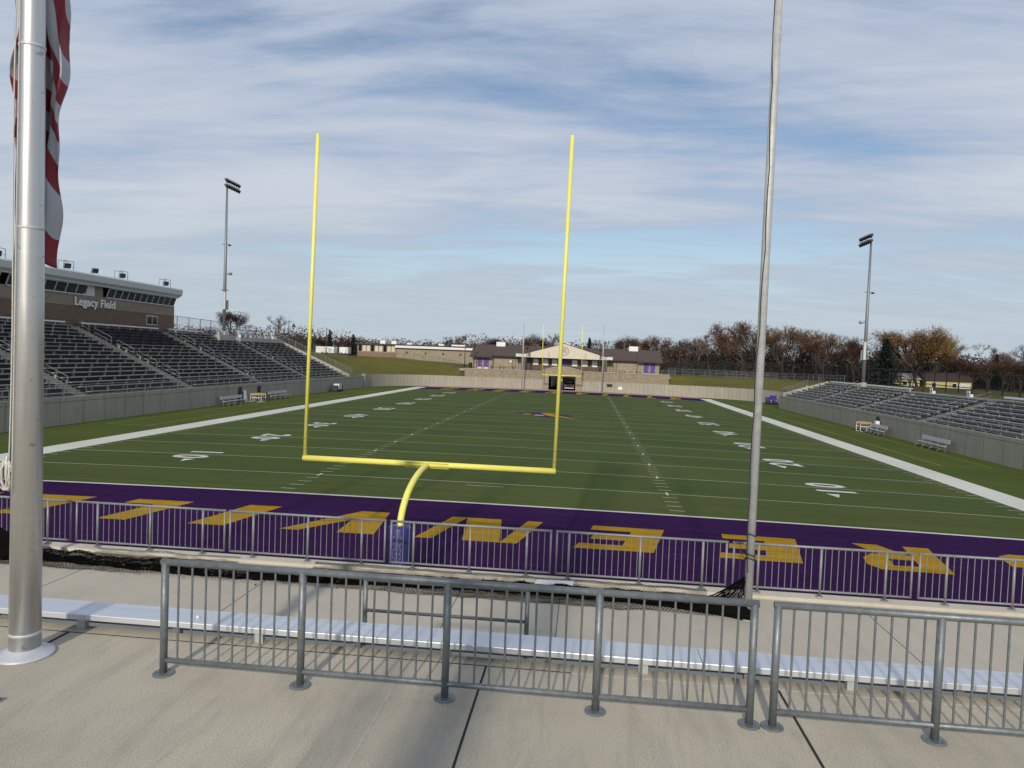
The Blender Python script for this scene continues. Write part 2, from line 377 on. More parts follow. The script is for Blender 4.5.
def polemat():
    m, t, b = newmat('brushed_pole'); g = G(t); co = g.co(); s_ = g.n('ShaderNodeSeparateXYZ'); g.l(co, s_.inputs[0])
    f = g.noise(g.map(co, (30, 30, .5)), 2, 4, .7); z = s_.outputs[2]
    ring = g.rng(g.noise(g.map(co, (.2, .2, 3.2), (0, 0, 5)), 1.0, 5, .75), .52, .66, 0, 1)
    k = g.mix(f, (.52, .51, .49), (.70, .69, .67)); k = g.mix(g.m('MULTIPLY', ring, .25), k, (.80, .80, .78))
    sc_ = g.rng(g.noise(g.map(co, (5, 5, 11), (2, 2, 1)), 1.4, 3, .6), .66, .70, 0, .55)
    k = g.mix(sc_, k, (.20, .20, .21))
    g.l(k, b.inputs['Base Color']); b.inputs['Metallic'].default_value = .85
    g.l(g.rng(f, .2, .8, .30, .46), b.inputs['Roughness']); g.bump(f, .08, .004, b)
    return m
M['pole'] = polemat()

# ------------------------------------------------------------------ the field
HW = 24.384
def crown(x): return .23*(1-(x/HW)**2) if abs(x) < HW else 0.0
def sheet(m_, x0, x1, y0, y1, dz, step=1.0):
    n = max(1, int(math.ceil((x1-x0)/step)))
    for k in range(n):
        a = x0+(x1-x0)*k/n; b = x0+(x1-x0)*(k+1)/n
        m_.face([(a,y0,crown(a)+dz),(b,y0,crown(b)+dz),(b,y1,crown(b)+dz),(a,y1,crown(a)+dz)])
def poly_on(m_, pts, dz):
    if sum((pts[i][0]*pts[(i+1) % len(pts)][1]-pts[(i+1) % len(pts)][0]*pts[i][1]) for i in range(len(pts))) < 0: pts = pts[::-1]
    m_.face([(x, y, crown(x)+dz) for x, y in pts])
a = mb(); xs = [-HW+k*HW/24 for k in range(49)]
for k in range(48): a.face([(xs[k],-13.05,crown(xs[k])),(xs[k+1],-13.05,crown(xs[k+1])),(xs[k+1],106,crown(xs[k+1])),(xs[k],106,crown(xs[k]))])
a.build('turf_field', M['turf'], kind='structure')
a = mb()
a.face([(-36,-13.05,0),(-HW,-13.05,0),(-HW,107,0),(-36,107,0)]); a.face([(HW,-13.05,0),(38,-13.05,0),(38,107,0),(HW,107,0)])
a.build('sideline_turf', M['turfside'], kind='structure')
a = mb(); sheet(a, -HW, HW, -9.144, 0, .004); a.build('end_zone', M['turfp'], kind='structure')
a = mb(); sheet(a, -HW, HW, 91.44, 100.58, .004); a.build('far_end_zone', M['turfp'], kind='structure')
a = mb(); sheet(a, -HW-.2, HW+.2, 100.6, 106, .03); a.build('far_apron', M['track'], kind='structure')
a = mb(); thin = mb()
for s in (-1, 1):
    x0, x1 = sorted((s*HW, s*(HW+1.83))); sheet(a, x0, x1, -9.144-1.83, 100.58, .008)
for k in range(0, 21):
    y = k*4.572; wl = .10 if 0 < k < 20 else .2
    sheet(a if k in (0, 20) else thin, -HW, HW, y-wl/2, y+wl/2, .010)
for k in range(1, 100):
    y = k*.9144
    if k % 5:
        for x0, x1 in ((-HW+.1, -HW+.75), (HW-.75, HW-.1), (-8.44, -7.82), (7.82, 8.44)): sheet(thin, x0, x1, y-.05, y+.05, .010)
    else:
        for x in (-8.13, 8.13): sheet(a, x-.05, x+.05, y-.32, y+.32, .013)
for y in (2.743+1.1, 91.44-2.743): sheet(thin, -.95, .75, y-.05, y+.05, .011)
a.build('sideline_band', M['line'], kind='structure'); thin.build('yard_lines', M['lineg'], kind='structure')
a = mb()
for s, yy in ((-1, None), (1, None)):
    sheet(a, s*28.0-.05, s*28.0+.05, 22, 92, .009)
    x0, x1 = sorted((s*27.2, s*31.3)); sheet(a, x0, x1, 21.9, 22.0, .010); sheet(a, s*31.2-.05, s*31.2+.05, 22, 92, .011)
a.build('training_lines', M['liney'], kind='structure')

# block letters: convex pieces in a box (x to the reader's right, y up 0..1)
LET = {
 'G': (3.0, [[(0,.18),(.9,.10),(.9,.90),(0,.82)], [(.0,.82),(.6,1),(2.5,1),(3.0,.86),(3.0,.76),(.9,.76)], [(0,.18),(.9,.22),(3.0,.22),(3.0,.12),(2.5,0),(.6,0)], [(2.1,.22),(3.0,.22),(3.0,.52),(2.1,.52)], [(1.5,.40),(2.1,.40),(2.1,.52),(1.5,.52)]]),
 'R': (3.0, [[(0,0),(1.0,0),(1.0,1),(0,1)], [(1.0,.80),(2.9,.84),(2.5,1),(1.0,1)], [(1.95,.52),(2.9,.58),(2.9,.84),(1.95,.82)], [(1.0,.38),(2.5,.40),(2.9,.58),(1.0,.58)], [(1.15,.38),(2.2,.39),(3.0,0),(2.0,0)]]),
 'E': (2.7, [[(0,0),(1.15,0),(1.15,1),(0,1)], [(1.15,.80),(2.65,.80),(2.7,1),(1.15,1)], [(1.15,.40),(2.4,.40),(2.4,.60),(1.15,.60)], [(1.15,0),(2.7,0),(2.65,.20),(1.15,.20)]]),
 'N': (3.3, [[(0,0),(.62,0),(.62,1),(0,1)], [(.62,1),(.0,1),(1.35,0),(2.68,0),(2.68,.02),(1.62,1)], [(2.68,0),(3.3,0),(3.3,1),(2.68,1)]]),
 'V': (3.2, [[(0,1),(1.25,1),(2.0,0),(1.0,0)], [(1.45,.24),(1.0,0),(2.0,0),(3.2,1),(2.55,1)]]),
 'I': (1.25, [[(0,0),(1.25,0),(1.25,1),(0,1)]]),
 'L': (2.3, [[(0,0),(1.05,0),(1.05,1),(0,1)], [(1.05,0),(2.3,0),(2.3,.22),(1.05,.22)]]),
}
LET['N'] = (3.3, [[(0,0),(.55,0),(.55,1),(0,1)], [(.55,1),(1.75,1),(2.75,0),(1.5,0)], [(2.75,0),(3.3,0),(3.3,1),(2.75,1)]])
LET['V'] = (3.2, [[(0,1),(1.25,1),(2.05,0),(1.0,0)], [(1.70,.44),(2.05,0),(3.2,1),(2.55,1)]])
word = [('G',19.3),('R',14.55),('E',10.15),('E',5.65),('N',.95),('V',-3.65),('I',-7.8),('L',-11.75),('L',-15.7),('E',-19.7)]
SW = {'R': .84, 'E': .93, 'G': .9, 'L': .97}
a = mb()
for ch, xc in word:
    wd, polys = LET[ch]
    for p in polys: poly_on(a, [(xc+(wd/2-x)*SW.get(ch, 1)-(y-.5)*.66, -2.62-y*3.2) for x, y in p], .009)
a.build('end_zone_letters', M['turfg'], kind='structure')
a = mb()
for ch, xc in word:
    wd, polys = LET[ch]
    for p in polys: poly_on(a, [(-xc-wd/2*.68+x*.68+(y-.5)*.85, 92.6+y*6.6) for x, y in p], .009)
a.build('far_end_zone_letters', M['turfg'], kind='structure')

def text_mesh(txt, size, offset=0.0):
    cu = bpy.data.curves.new('glyph', 'FONT'); cu.body = txt; cu.size = size; cu.offset = offset; cu.align_x = 'CENTER'; cu.align_y = 'CENTER'
    o = bpy.data.objects.new('glyph', cu); col.objects.link(o)
    dg = bpy.context.evaluated_depsgraph_get(); dg.update(); me = bpy.data.meshes.new_from_object(o.evaluated_get(dg))
    vs = [v.co.copy() for v in me.vertices]; fs = [tuple(p.vertices) for p in me.polygons]
    bpy.data.objects.remove(o); bpy.data.curves.remove(cu); bpy.data.meshes.remove(me)
    return vs, fs
DIG = {d: text_mesh(d, 2.55, .07) for d in '012345'}
def put_glyph(m_, d, fn):
    vs, fs = DIG[d]; b0 = len(m_.v); m_.v += [fn(v.x, v.y) for v in vs]
    for f in fs: m_.f.append(tuple(b0+k for k in f)); m_.uv.append(None)
num = mb(); sh = mb()
for k in range(1, 10):
    y0 = k*9.144; n = 10*min(k, 10-k)
    for s in (-1, 1):
        xc = s*(HW-7.54)
        for d, off in ((str(n//10), -1), ('0', 1)):
            # glyph right runs to -Y for the left side readers, to +Y for the right side readers
            def fn(gx, gy, dz, sx=0, sy=0):
                Y = y0 + s*(off*.86 + gx*.92) + sy; X = xc - s*gy + sx
                return (X, Y, crown(X)+dz)
            put_glyph(sh, d, lambda gx, gy: fn(gx, gy, .014, .10, -.12)); put_glyph(num, d, lambda gx, gy: fn(gx, gy, .018))
        if k != 5:
            e = -1 if k < 5 else 1; yb = y0+e*1.72; xm = xc - s*.55
            poly_on(num, [(xm-.32, yb), (xm+.32, yb), (xm, yb+e*.9)], .018)
sh.build('number_shadows', M['numsh'], kind='structure'); num.build('field_numbers', M['line'], kind='structure')

# midfield emblem
a = mb(); b_ = mb(); c_ = mb()
for p in ([(-3.6,46.9),(-2.2,46.2),(-2.2,47.4)], [(-1.6,46.0),(.4,45.0),(.3,46.6),(-1.2,47.3)], [(.2,47.8),(3.2,44.6),(2.4,44.6),(.2,46.9)], [(-1.9,47.5),(.4,48.3),(.4,47.9),(-1.6,47.2)], [(-.4,44.4),(1.0,43.2),(1.6,44.2),(.3,45.4)], [(1.2,48.5),(2.9,46.6),(3.6,45.2),(2.2,46.0)], [(-2.9,47.3),(-1.2,48.6),(.2,49.2),(-.3,48.2)]): poly_on(a, [(x*.95, 45.6+(y-45.6)*1.12) for x, y in p], .012)
for p in ([(-2.3,45.5),(-1.4,45.7),(-1.2,46.6),(-2.0,46.7)], [(-.1,47.0),(1.0,44.6),(1.8,44.4),(1.2,46.8),(2.0,47.8),(-.3,48.2)], [(1.5,46.0),(4.0,42.7),(3.0,43.1),(1.4,44.9)]): poly_on(b_, [(x*.95, 45.6+(y-45.6)*1.12) for x, y in p], .014)
for p in ([(-.9,45.3),(.2,44.8),(.3,45.2),(-.7,45.8)],): poly_on(c_, p, .016)
a.build('emblem_purple', M['turfp2'], kind='structure'); b_.build('emblem_gold', M['turfg'], kind='structure'); c_.build('emblem_white', M['line'], kind='structure')

# ------------------------------------------------------------------ ground sheet (bowl cut into the land)
CT = [(-60,60,7.5),(-60,10,7.3),(-52,84,7.0),(-50,100,5.8),(-47,114,4.9),(-34,120,4.75),(-24,118,4.0),(-20,109,3.4),(0,110,3.4),(20,110,3.4),(0,130,3.4),(23,119,3.5),(40,120,3.4),(45,92,3.55),(45,60,3.85),(45,20,3.85),(60,90,2.2),(80,100,1.9),(80,60,2.1),(0,-60,2.75),(-42,-20,2.75),(42,-20,2.75),(0,320,3),(-110,200,4.2),(-60,150,4.0),(100,200,1.5),(400,200,1),(-400,200,4),(0,1500,2),(-1500,0,3),(1500,0,1),(0,-1500,2),(-50,-5,6.5),(48,0,3.6)]
def outer(x, y):
    W = S = 0
    for cx_, cy_, z in CT:
        d = ((x-cx_)**2+(y-cy_)**2+4)**1.6; W += 1/d; S += z/d
    return S/W
def lerp(a, b, t): t = max(0, min(1, t)); return a+(b-a)*t
def gz(x, y):
    if y < -13.0: return .4 if abs(x) <= 34 and y > -70 else outer(x, y)
    lo = -.6
    if abs(x) <= 33.3 and y <= 106.2: return lo
    if abs(x) < 19.5 and y <= 106.6: return lo
    if y <= 84 and x < 0 and x > -47: return lerp(lo, outer(x, y)-.4, (-x-33.3)/13)
    if y <= 84 and 0 < x < 41: return lerp(lo, outer(x, y)-.3, (x-33.3)/7)
    if abs(x) < 19.5 and y > 106.6: return outer(x, y)-.1 if y > 126 else 3.2
    if 84 < y < 124 and abs(x) < 50:
        t = max((abs(x)-33)/14 if y < 106 else 0, (y-106)/13)
        return lerp(lo, outer(x, y)-.25, t*.9)
    return outer(x, y)
gx = [-2500,-1200,-600,-350,-220,-150,-110,-85,-70,-60,-54,-50,-47.01,-46.9,-44,-41,-38,-35.5,-33.31,-33.29,-30,-26,-22,-19.51,-19.49,-12,-3.2,3.2,12,19.49,19.51,23,27,30,33.29,33.31,35.5,38,40.9,41.1,44,47,50,54,60,70,80,92,105,120,150,220,350,600,1200,2500]
gy = [-2500,-1000,-400,-150,-71,-69.9,-40,-20,-13.2,-12.9,0,20,40,60,75,83.9,84.1,88,92,96,100,103,106.1,106.5,106.7,108,110,112,114,116,118,121,123.9,124.1,126.1,130,140,150,165,180,200,230,270,330,420,700,1300,2800]
a = mb(); H = [[(x, y, gz(x, y)) for x in gx] for y in gy]
for j in range(len(gy)-1):
    for i in range(len(gx)-1):
        if gx[i] >= -3.3 and gx[i+1] <= 3.3 and gy[j] >= 106 and gy[j+1] <= 124: continue
        a.face([H[j][i], H[j][i+1], H[j+1][i+1], H[j+1][i]])
a.build('ground', M['ground'], kind='structure')

# near terraces and plaza
ZP, ZT = 2.9, 1.4
a = mb(); a.box(-34, 34, -70, -20.775, .5, ZP); pl = a.build('plaza', M['plaza'], kind='structure')
a = mb(); a.box(-34, 34, -20.773, -19.2, .5, 2.4); a.box(-34, 34, -19.198, -17.8, .5, 1.9); a.build('seating_steps', M['terrace'], kind='structure')
a = mb(); a.box(-34, 34, -17.798, -13.35, .5, ZT); a.build('lower_terrace', M['terrace'], kind='structure')
a = mb(); a.wall([(34.0, -13.0), (-34.0, -13.0)], -.3, ZT+.07, .348)
a.build('end_retaining_wall', M['curb'])
tag(bpy.data.objects['end_retaining_wall'], 'long pale concrete curb wall under the low picket rail at the near end', 'wall')
a = mb(); pale = mb()
for x, wj, mat_ in ((3.31, .022, 'j'), (6.29, .026, 'j'), (9.3, .022, 'j'), (-3.4, .02, 'j'), (2.485, .02, 'p')):
    (a if mat_ == 'j' else pale).box(x-wj/2, x+wj/2, -30, -20.98, ZP-.02, ZP+.003)
a.box(-1.42, -1.38, -21.5, -20.99, ZP-.02, ZP+.003)
a.box(-30, 4.2, -20.985, -20.972, ZP-.02, ZP+.0035); pale.box(4.2, 30, -20.985, -20.972, ZP-.02, ZP+.0035)
for x in (-6, -2.1, 1.9, 3.9, 9.9): a.box(x-.006, x+.006, -17.7, -13.4, ZT-.02, ZT+.003)
a.build('plaza_joints', M['joint'], kind='structure'); pale.build('pale_plaza_joints', M['groove'], kind='structure')
a = mb(); a.box(-1.12, -.86, -22.66, -22.46, ZP-.01, ZP+.006); dc = thing('drain_cover', 'small dark square drain cover set in the plaza near the flagpole', 'drain cover', (-.99, -22.56, ZP))
a.build('frame', M['steel'], dc); b_ = mb()
for k in range(5): b_.box(-1.09+k*.045, -1.065+k*.045, -22.63, -22.49, ZP+.0062, ZP+.009)
b_.build('grate', M['dark'], dc)

# ------------------------------------------------------------------ near guard rails
def guard_rail(name, label, xs_, Y, z0, zr, rb, post_r, pick_r, npick, endposts=None, extra_end=0.0, group=None, mat='galv', flange=.10):
    """xs_ = base-plated posts; rails run from xs_[0]-extra to xs_[-1]+extra"""
    t = thing(name, label, 'railing', ((xs_[0]+xs_[-1])/2, Y, z0), group)
    A, B = (endposts if endposts else (xs_[0], xs_[-1]))
    rr = post_r*.92 if not endposts else post_r
    top = mb().tube([(A-post_r, Y, zr), (B+post_r, Y, zr)], rr*1.02, 12); top.build('top_rail', M[mat], t, smooth=True)
    bot = mb(); 
    bot.tube([(A, Y, rb), (B, Y, rb)], rr*.82, 12).build('bottom_rail', M[mat], t, smooth=True)
    for x in xs_:
        p = mb().tube([(x, Y, z0+.005), (x, Y, zr-.002)], post_r, 12).build('post', M[mat], t, smooth=True)
        f = mb().lathe(x, Y, [(flange, z0+.001), (flange, z0+.014), (flange*.93, z0+.02), (post_r*1.05, z0+.021)], 20)
        for k in range(2): f.lathe(x+(-.6+1.2*k)*flange, Y-.35*flange, [(.011, z0+.02), (.011, z0+.034)], 6)
        f.build('base_plate', M[mat], p)
    if endposts:
        for x in endposts: mb().tube([(x, Y, rb-.015), (x, Y, zr)], post_r*.85, 10).build('end_post', M[mat], t, smooth=True)
    posts = sorted(set(list(xs_)+[A, B])); span = (B-A); n = int(round(span/npick))
    for k in range(1, n):
        x = A+span*k/n
        if min(abs(x-q) for q in posts) < npick*.4: continue
        mb().tube([(x, Y, rb), (x, Y, zr)], pick_r, 7, False).build('picket', M[mat], t, smooth=True)
    return t
YR = -21.76
guard_rail('guard_rail', 'long galvanised pipe railing with five posts between the flagpole and the black net pole', [.20, 1.60, 3.02, 4.44, 5.83], YR, ZP, 4.02, 3.045, .036, .0105, .1415)
guard_rail('guard_rail', 'galvanised pipe railing running off the right edge of the photo', [6.035, 7.43, 8.83, 10.24], YR, ZP, 4.02, 3.045, .036, .0105, .1415)
guard_rail('guard_rail', 'galvanised pipe railing wholly beyond the right edge of the photo', [10.45, 11.86, 13.27, 14.68], YR, ZP, 4.02, 3.045, .036, .0105, .1415)
Y2 = -13.15; Z2 = ZT+.07
secs = [(-11.02, -7.34, [-10.42,-9.16,-7.9], 'low picket rail at the far left behind the flagpole'),
 (-7.19, -3.65, [-6.68,-5.41,-4.16], 'low picket rail right of the flagpole in front of two gold letters'),
 (-3.52, .02, [-2.98,-1.72,-.5], 'low picket rail left of the blue goal post pad'),
 (.16, 3.64, [.66,1.9,3.13], 'low picket rail right of the blue goal post pad'),
 (3.77, 7.30, [4.03,5.53,6.82], 'low picket rail left of the tall net pole on the right'),
 (7.45, 10.98, [7.95,9.2,10.48], 'low picket rail behind the right net pole, in front of the gold letter R'),
 (11.13, 14.66, [11.65,12.93,14.2], 'low picket rail at the right edge by the purple end zone'),
 (14.81, 18.34, [15.33,16.6,17.85], 'low picket rail just beyond the right edge of the photo'),
 (18.49, 22.02, [19.0,20.25,21.5], 'low picket rail second beyond the right edge of the photo'),
 (-14.70, -11.17, [-14.18,-12.9,-11.65], 'low picket rail just beyond the left edge of the photo'),
 (-18.38, -14.85, [-17.86,-16.6,-15.35], 'low picket rail second beyond the left edge of the photo')]
for A, B, ps, lab in secs:
    guard_rail('field_rail', lab, ps, Y2, Z2, 2.48, 1.58, .026, .0085, .132, (A, B), group='low rails along the end zone wall', mat='galvm', flange=.075)
# small aisle rail behind the bench
t = thing('aisle_rail', 'small three post pipe rail on the steps behind the aluminium bench', 'railing', (2.57, -19.5, 2.4))
for x in (1.54, 2.585, 3.62): mb().tube([(x,-19.5,2.4),(x,-19.5,3.24)], .03, 10).build('post', M['galv'], t, smooth=True)
mb().tube([(1.54,-19.5,2.85),(3.62,-19.5,2.85)], .021, 10).build('mid_rail', M['galv'], t, smooth=True)
mb().tube([(1.51,-19.5,3.25),(3.65,-19.5,3.25)], .026, 10).build('top_rail', M['galv'], t, smooth=True)

# ------------------------------------------------------------------ aluminium bench at the plaza edge
t = thing('bleacher_bench', 'long bright aluminium bench plank along the plaza edge', 'bench', (3, -20.7, ZP))
for x0, x1 in ((-18.5, -10.0), (-9.995, -1.43), (-1.425, 5.55), (5.555, 12.5), (12.505, 20)):
    p = mb(); 
    p.box(x0, x1, -20.885, -20.477, 3.004, 3.072)
    o = p.build('plank', M['alu'], t); smooth_bevel(o, .008)
p = mb(); p.box(-1.55, -1.29, -20.892, -20.886, 3.01, 3.066); p.build('splice_plate', M['alumat'], t)
k = -18.15
while k < 19:
    mb().box(k-.05, k+.05, -20.855, -20.785, ZP+.001, 3.002).build('support', M['galvl'], t)
    mb().box(k+1.05, k+1.13, -20.765, -20.69, 2.6, 3.002).build('support', M['steel'], t); k += 2.1
p = mb(); p.box(-18.5, 20, -20.68, -20.63, 2.90, 3.0); p.build('stringer', M['steel'], t)
o = mb().lathe(-.02, -20.74, [(.004, 3.073), (.016, 3.076), (.018, 3.085), (.010, 3.10), (.003, 3.104)], 9).build('paper_scrap', M['white'], org=(-.02, -20.74, 3.073)); tag(o, 'tiny white scrap of crumpled paper on the aluminium bench', 'litter')

# ------------------------------------------------------------------ flagpole, halyard and flag
FX, FY = -1.41, -21.6
t = thing('flagpole', 'thick brushed aluminium flagpole with flared base collar at the left edge', 'flagpole', (FX, FY, ZP))
mb().tube([(FX,FY,ZP),(FX,FY,6.5),(FX,FY,9.5),(FX,FY,20)], [.146,.130,.112,.06], 40).build('pole', M['pole'], t, smooth=True)
mb().lathe(FX, FY, [(.275,ZP+.001),(.275,ZP+.018),(.255,ZP+.03),(.20,ZP+.05),(.165,ZP+.075),(.155,ZP+.085)], 40).build('base_collar', M['alumat'], t, smooth=True)
for z in (3.12, 7.25, 9.05):
    rz = .146-(z-2.9)*.0049
    mb().lathe(FX, FY, [(rz, z), (rz+.004, z+.004), (rz+.004, z+.028), (rz, z+.032)], 40).build('seam_band', M['alumat'], t, smooth=True)
p = mb(); p.box(FX-.195, FX-.13, FY-.05, FY-.03, 4.80, 4.83); p.tube([(FX-.17,FY-.06,4.68),(FX-.17,FY-.075,4.76),(FX-.17,FY-.075,4.88),(FX-.17,FY-.06,4.96)], .012, 8); p.build('cleat', M['alumat'], t)
random.seed(5)
p = mb(); p.tube([(FX-.15+.012*math.sin(z*1.3)+max(0,z-5)*.006, FY-.06, z) for z in [4.8+.25*i for i in range(0, 60)]], .007, 6)
for k in range(9):
    a0 = random.uniform(-.03, .03); pts = []
    for j in range(17):
        th = 2*math.pi*j/16; pts.append((FX-.175+.05*math.sin(th)*random.uniform(.8, 1.2)+a0, FY-.075+.02*math.cos(th*2)+random.uniform(-.015, .015), 4.80+.19*math.cos(th)*(1 if math.cos(th) < 0 else .55)+random.uniform(-.012, .012)))
    p.tube(pts, .0075, 6)
p.tube([(FX-.045+.001*k, FY-.142+.0022*k, 4.6+k*.5) for k in range(20)], .0055, 6)
o = p.build('halyard_rope', M['rope'], t, smooth=True)
# flag hanging limp behind the pole: folded cloth with slanting stripes
fl = mb(); nu, nv = 80, 100; top, bot = 11.4, 6.9; rows = []
for j in range(nv+1):
    v = j/nv; row = []
    z0_ = top-v*(top-bot)
    wid = .165+.07*max(0, min(1, (z0_-7.3)/1.8)) + .012*math.sin(z0_*5.1+.7)
    cxx = FX-.105+.012*math.sin(z0_*2.2)
    for i in range(nu+1):
        u = i/nu; f = 2*u-1
        x = cxx + wid*(f+.22*math.sin(f*6.0+z0_*1.1)) + .02*math.sin(z0_*9+u*4)*abs(f)
        y = FY+.27 + .085*math.sin(u*15+z0_*1.3+.9*math.sin(z0_*2)) + .03*math.sin(u*33+z0_*2.7)
        cut = max(0, 1-(z0_-bot)/.9)
        zz_ = z0_ + cut*(.95*(1-u)**1.3) + .10*math.sin(u*9)*(1-cut)
        stripe = .9 + z0_/.27 + 1.3*math.sin(u*7.5+.6) + .5*math.sin(z0_*3)
        row.append(((x, y, zz_), stripe))
    rows.append(row)
for j in range(nv):
    for i in range(nu):
        q = [rows[j][i], rows[j][i+1], rows[j+1][i+1], rows[j+1][i]]
        fl.face([k[0] for k in q], [(0, k[1]) for k in q])
o = fl.build('flag', M['flag'], org=(FX, FY+.3, bot), smooth=True); tag(o, 'red and white striped flag hanging limp behind the thick flagpole', 'flag')
bm = bmesh.new(); bm.from_mesh(o.data); bmesh.ops.remove_doubles(bm, verts=bm.verts, dist=1e-5); bm.to_mesh(o.data); bm.free()
sm = o.modifiers.new('thickness', 'SOLIDIFY'); sm.thickness = .004

# ------------------------------------------------------------------ net poles and the fallen net
def net_pole(x, y, z0, z1, r, lab, cord=True):
    t = thing('net_pole', lab, 'pole', (x, y, z0), 'tall net poles behind the goal posts')
    mb().tube([(x,y,z0),(x,y,z0+.6*(z1-z0)),(x,y,z1)], [r,r,r*.95], 16).build('pole', M['galvl'], t, smooth=True)
    mb().lathe(x, y, [(r*1.9,z0+.001),(r*1.9,z0+.02),(r*1.1,z0+.03)], 16).build('base_plate', M['galvl'], t)
    mb().lathe(x, y, [(r*.98,z1),(r*.6,z1+.04),(.01,z1+.05)], 12).build('cap', M['steel'], t)
    if cord:
        p = mb(); p.tube([(x-.055-.03*math.sin(k*.35)-(.02 if k % 3 else 0), y-r-.012, z0+.9+k*.5) for k in range(int((z1-z0-1)/.5))], .008, 6)
        for zc in (2.55, 2.62, 3.0): p.tube([(x+math.cos(q*.52)*(r+.012), y+math.sin(q*.52)*(r+.012), zc+.02*math.sin(q)) for q in range(13)], .01, 6)
        p.tube([(x-r-.01,y,2.62),(x-.12,y-.05,2.72),(x-.16,y-.05,2.60),(x-r,y,2.52)], .007, 6); p.build('cord', M['black'], t, smooth=True)
    return t
net_pole(7.44, -14.6, ZT, 14.0, .079, 'tall grey steel net pole right of the yellow goal post, black cord wound on it')
net_pole(-7.44, -14.6, ZT, 14.0, .079, 'tall grey net pole hidden behind the thick flagpole')
net_pole(-7.25, 103, .03, 12.4, .09, 'thin far net pole left of the far goal', False)
net_pole(7.3, 103, .03, 12.3, .09, 'thin far net pole right of the far goal', False)
net_pole(1.4, -34, ZP, 15, .09, 'thin pole added unseen behind the camera to cast a narrow shadow on the plaza', False)  # unseen pole, added for the narrow shadow band on the plaza
random.seed(11)
def heap_h(x):      # the heaped net gets thicker here and there, climbs to the poles at both ends
    return max(.04, .10+.07*mnoise.noise(Vector((x*.8, 3, 0)))+.06*mnoise.noise(Vector((x*2.7, 7, 0))))
t = thing('fallen_net', 'black netting heaped along the terrace edge below the low rail', 'net', (0, -14.2, ZT))
core = mb(); nx = 150; prof = 9; ring = []
for i in range(nx+1):
    x = -8.2+15.8*i/nx; yc = -14.12+.16*math.sin(x*.55)+.05*mnoise.noise(Vector((x*1.5, 0, 0))); hh = heap_h(x)*.75; ww = .15+.06*mnoise.noise(Vector((x*.9, 9, 0)))
    if x < -7.2: k = min(1, (-7.2-x)/.9); hh += .6*k; yc += -.2*k
    if x > 6.2: k = (x-6.2)/1.2; hh += .22*k*(1.0 if x < 7.36 else max(.3, 1-(x-7.36)*4)); yc += -.40*k; ww *= 1-.45*k
    r_ = []
    for j in range(prof):
        th = math.pi*j/(prof-1); q = 1+.5*mnoise.noise(Vector((x*5, j*1.3, 2)))
        r_.append((x, yc+math.cos(th)*ww*q, ZT+.004+math.sin(th)*hh*q))
    ring.append(r_)
for i in range(nx):
    for j in range(prof-1): core.face([ring[i][j], ring[i+1][j], ring[i+1][j+1], ring[i][j+1]])
core.build('heap', M['netm'], t, smooth=True)
def loose_net(x0, x1, y0, y1, cell, seed, zf, rad):
    m_ = mb(); nx_ = int((x1-x0)/cell); ny_ = max(2, int((y1-y0)/cell))
    P = [[None]*(ny_+1) for _ in range(nx_+1)]
    for i in range(nx_+1):
        for j in range(ny_+1):
            x = x0+(x1-x0)*i/nx_; y = y0+(y1-y0)*j/ny_
            dx = .05*mnoise.noise(Vector((x*4, y*4, seed))); dy = .10*mnoise.noise(Vector((x*1.7, y*3, seed+5)))
            P[i][j] = Vector((x+dx, y+dy, zf(x, y)+.012+.02*abs(mnoise.noise(Vector((x*6, y*6, seed+9))))))
    for i in range(nx_+1):
        for j in range(ny_+1):
            if (i+j) % 2: continue
            for di in (1, -1):
                if 0 <= i+di <= nx_ and j+1 <= ny_:
                    a_, b2 = P[i][j], P[i+di][j+1]
                    if random.random() < .04: continue
                    m_.tube([a_, b2], rad, 3, False)
    # remaining half of the diamonds
    for i in range(nx_+1):
        for j in range(ny_):
            if (i+j) % 2 == 0: continue
            for di in (1, -1):
                if 0 <= i+di <= nx_: m_.tube([P[i][j], P[i+di][j+1]], rad, 3, False)
    return m_
def zcurb(x, y):
    if y > -13.36: return ZT+.07
    base = ZT
    d = abs(y+14.12-.16*math.sin(x*.55)); hh = heap_h(x)
    return base+max(0, hh*1.25*(1-(d/.42)**2)) if d < .42 else base
loose_net(-8.0, 7.3, -14.60, -13.72, .07, 1, zcurb, .0048).build('net_mesh', M['netm'], t)
loose_net(-8.0, 7.3, -14.42, -13.9, .055, 14, lambda x, y: zcurb(x, y)+.03, .0048).build('net_mesh', M['netm'], t)
loose_net(-1.5, 6.9, -13.9, -13.2, .06, 4, zcurb, .0038).build('net_mesh', M['netm'], t)
loose_net(-6.6, -3.2, -13.9, -13.25, .06, 7, zcurb, .0032).build('net_mesh', M['netm'], t)
dr = mb(); pts_ = []
for k in range(34):          # net hanging from the pole and spreading on to the heap
    f = k/33; a0 = Vector((7.36-.03*random.random(), -14.60-.05*random.random(), ZT+.80-.10*f)); b0 = Vector((5.9+1.45*f, -14.15-.40*f+random.uniform(-.06, .06), ZT+.10+random.uniform(0, .08)))
    ln = []
    for j in range(9):
        q = j/8; p_ = a0.lerp(b0, q); p_.z -= .34*math.sin(math.pi*q)*(1-.5*f)*.6; p_ += Vector((random.uniform(-.012,.012), random.uniform(-.02,.02), random.uniform(-.012,.012))); ln.append(p_)
    pts_.append(ln); dr.tube(ln, .0062, 4, False)
for k in range(33):
    for j in range(1, 9): dr.tube([pts_[k][j], pts_[k+1][j-1]], .005, 3, False)
dr.build('net_drape', M['netm'], t)
lv = mb()
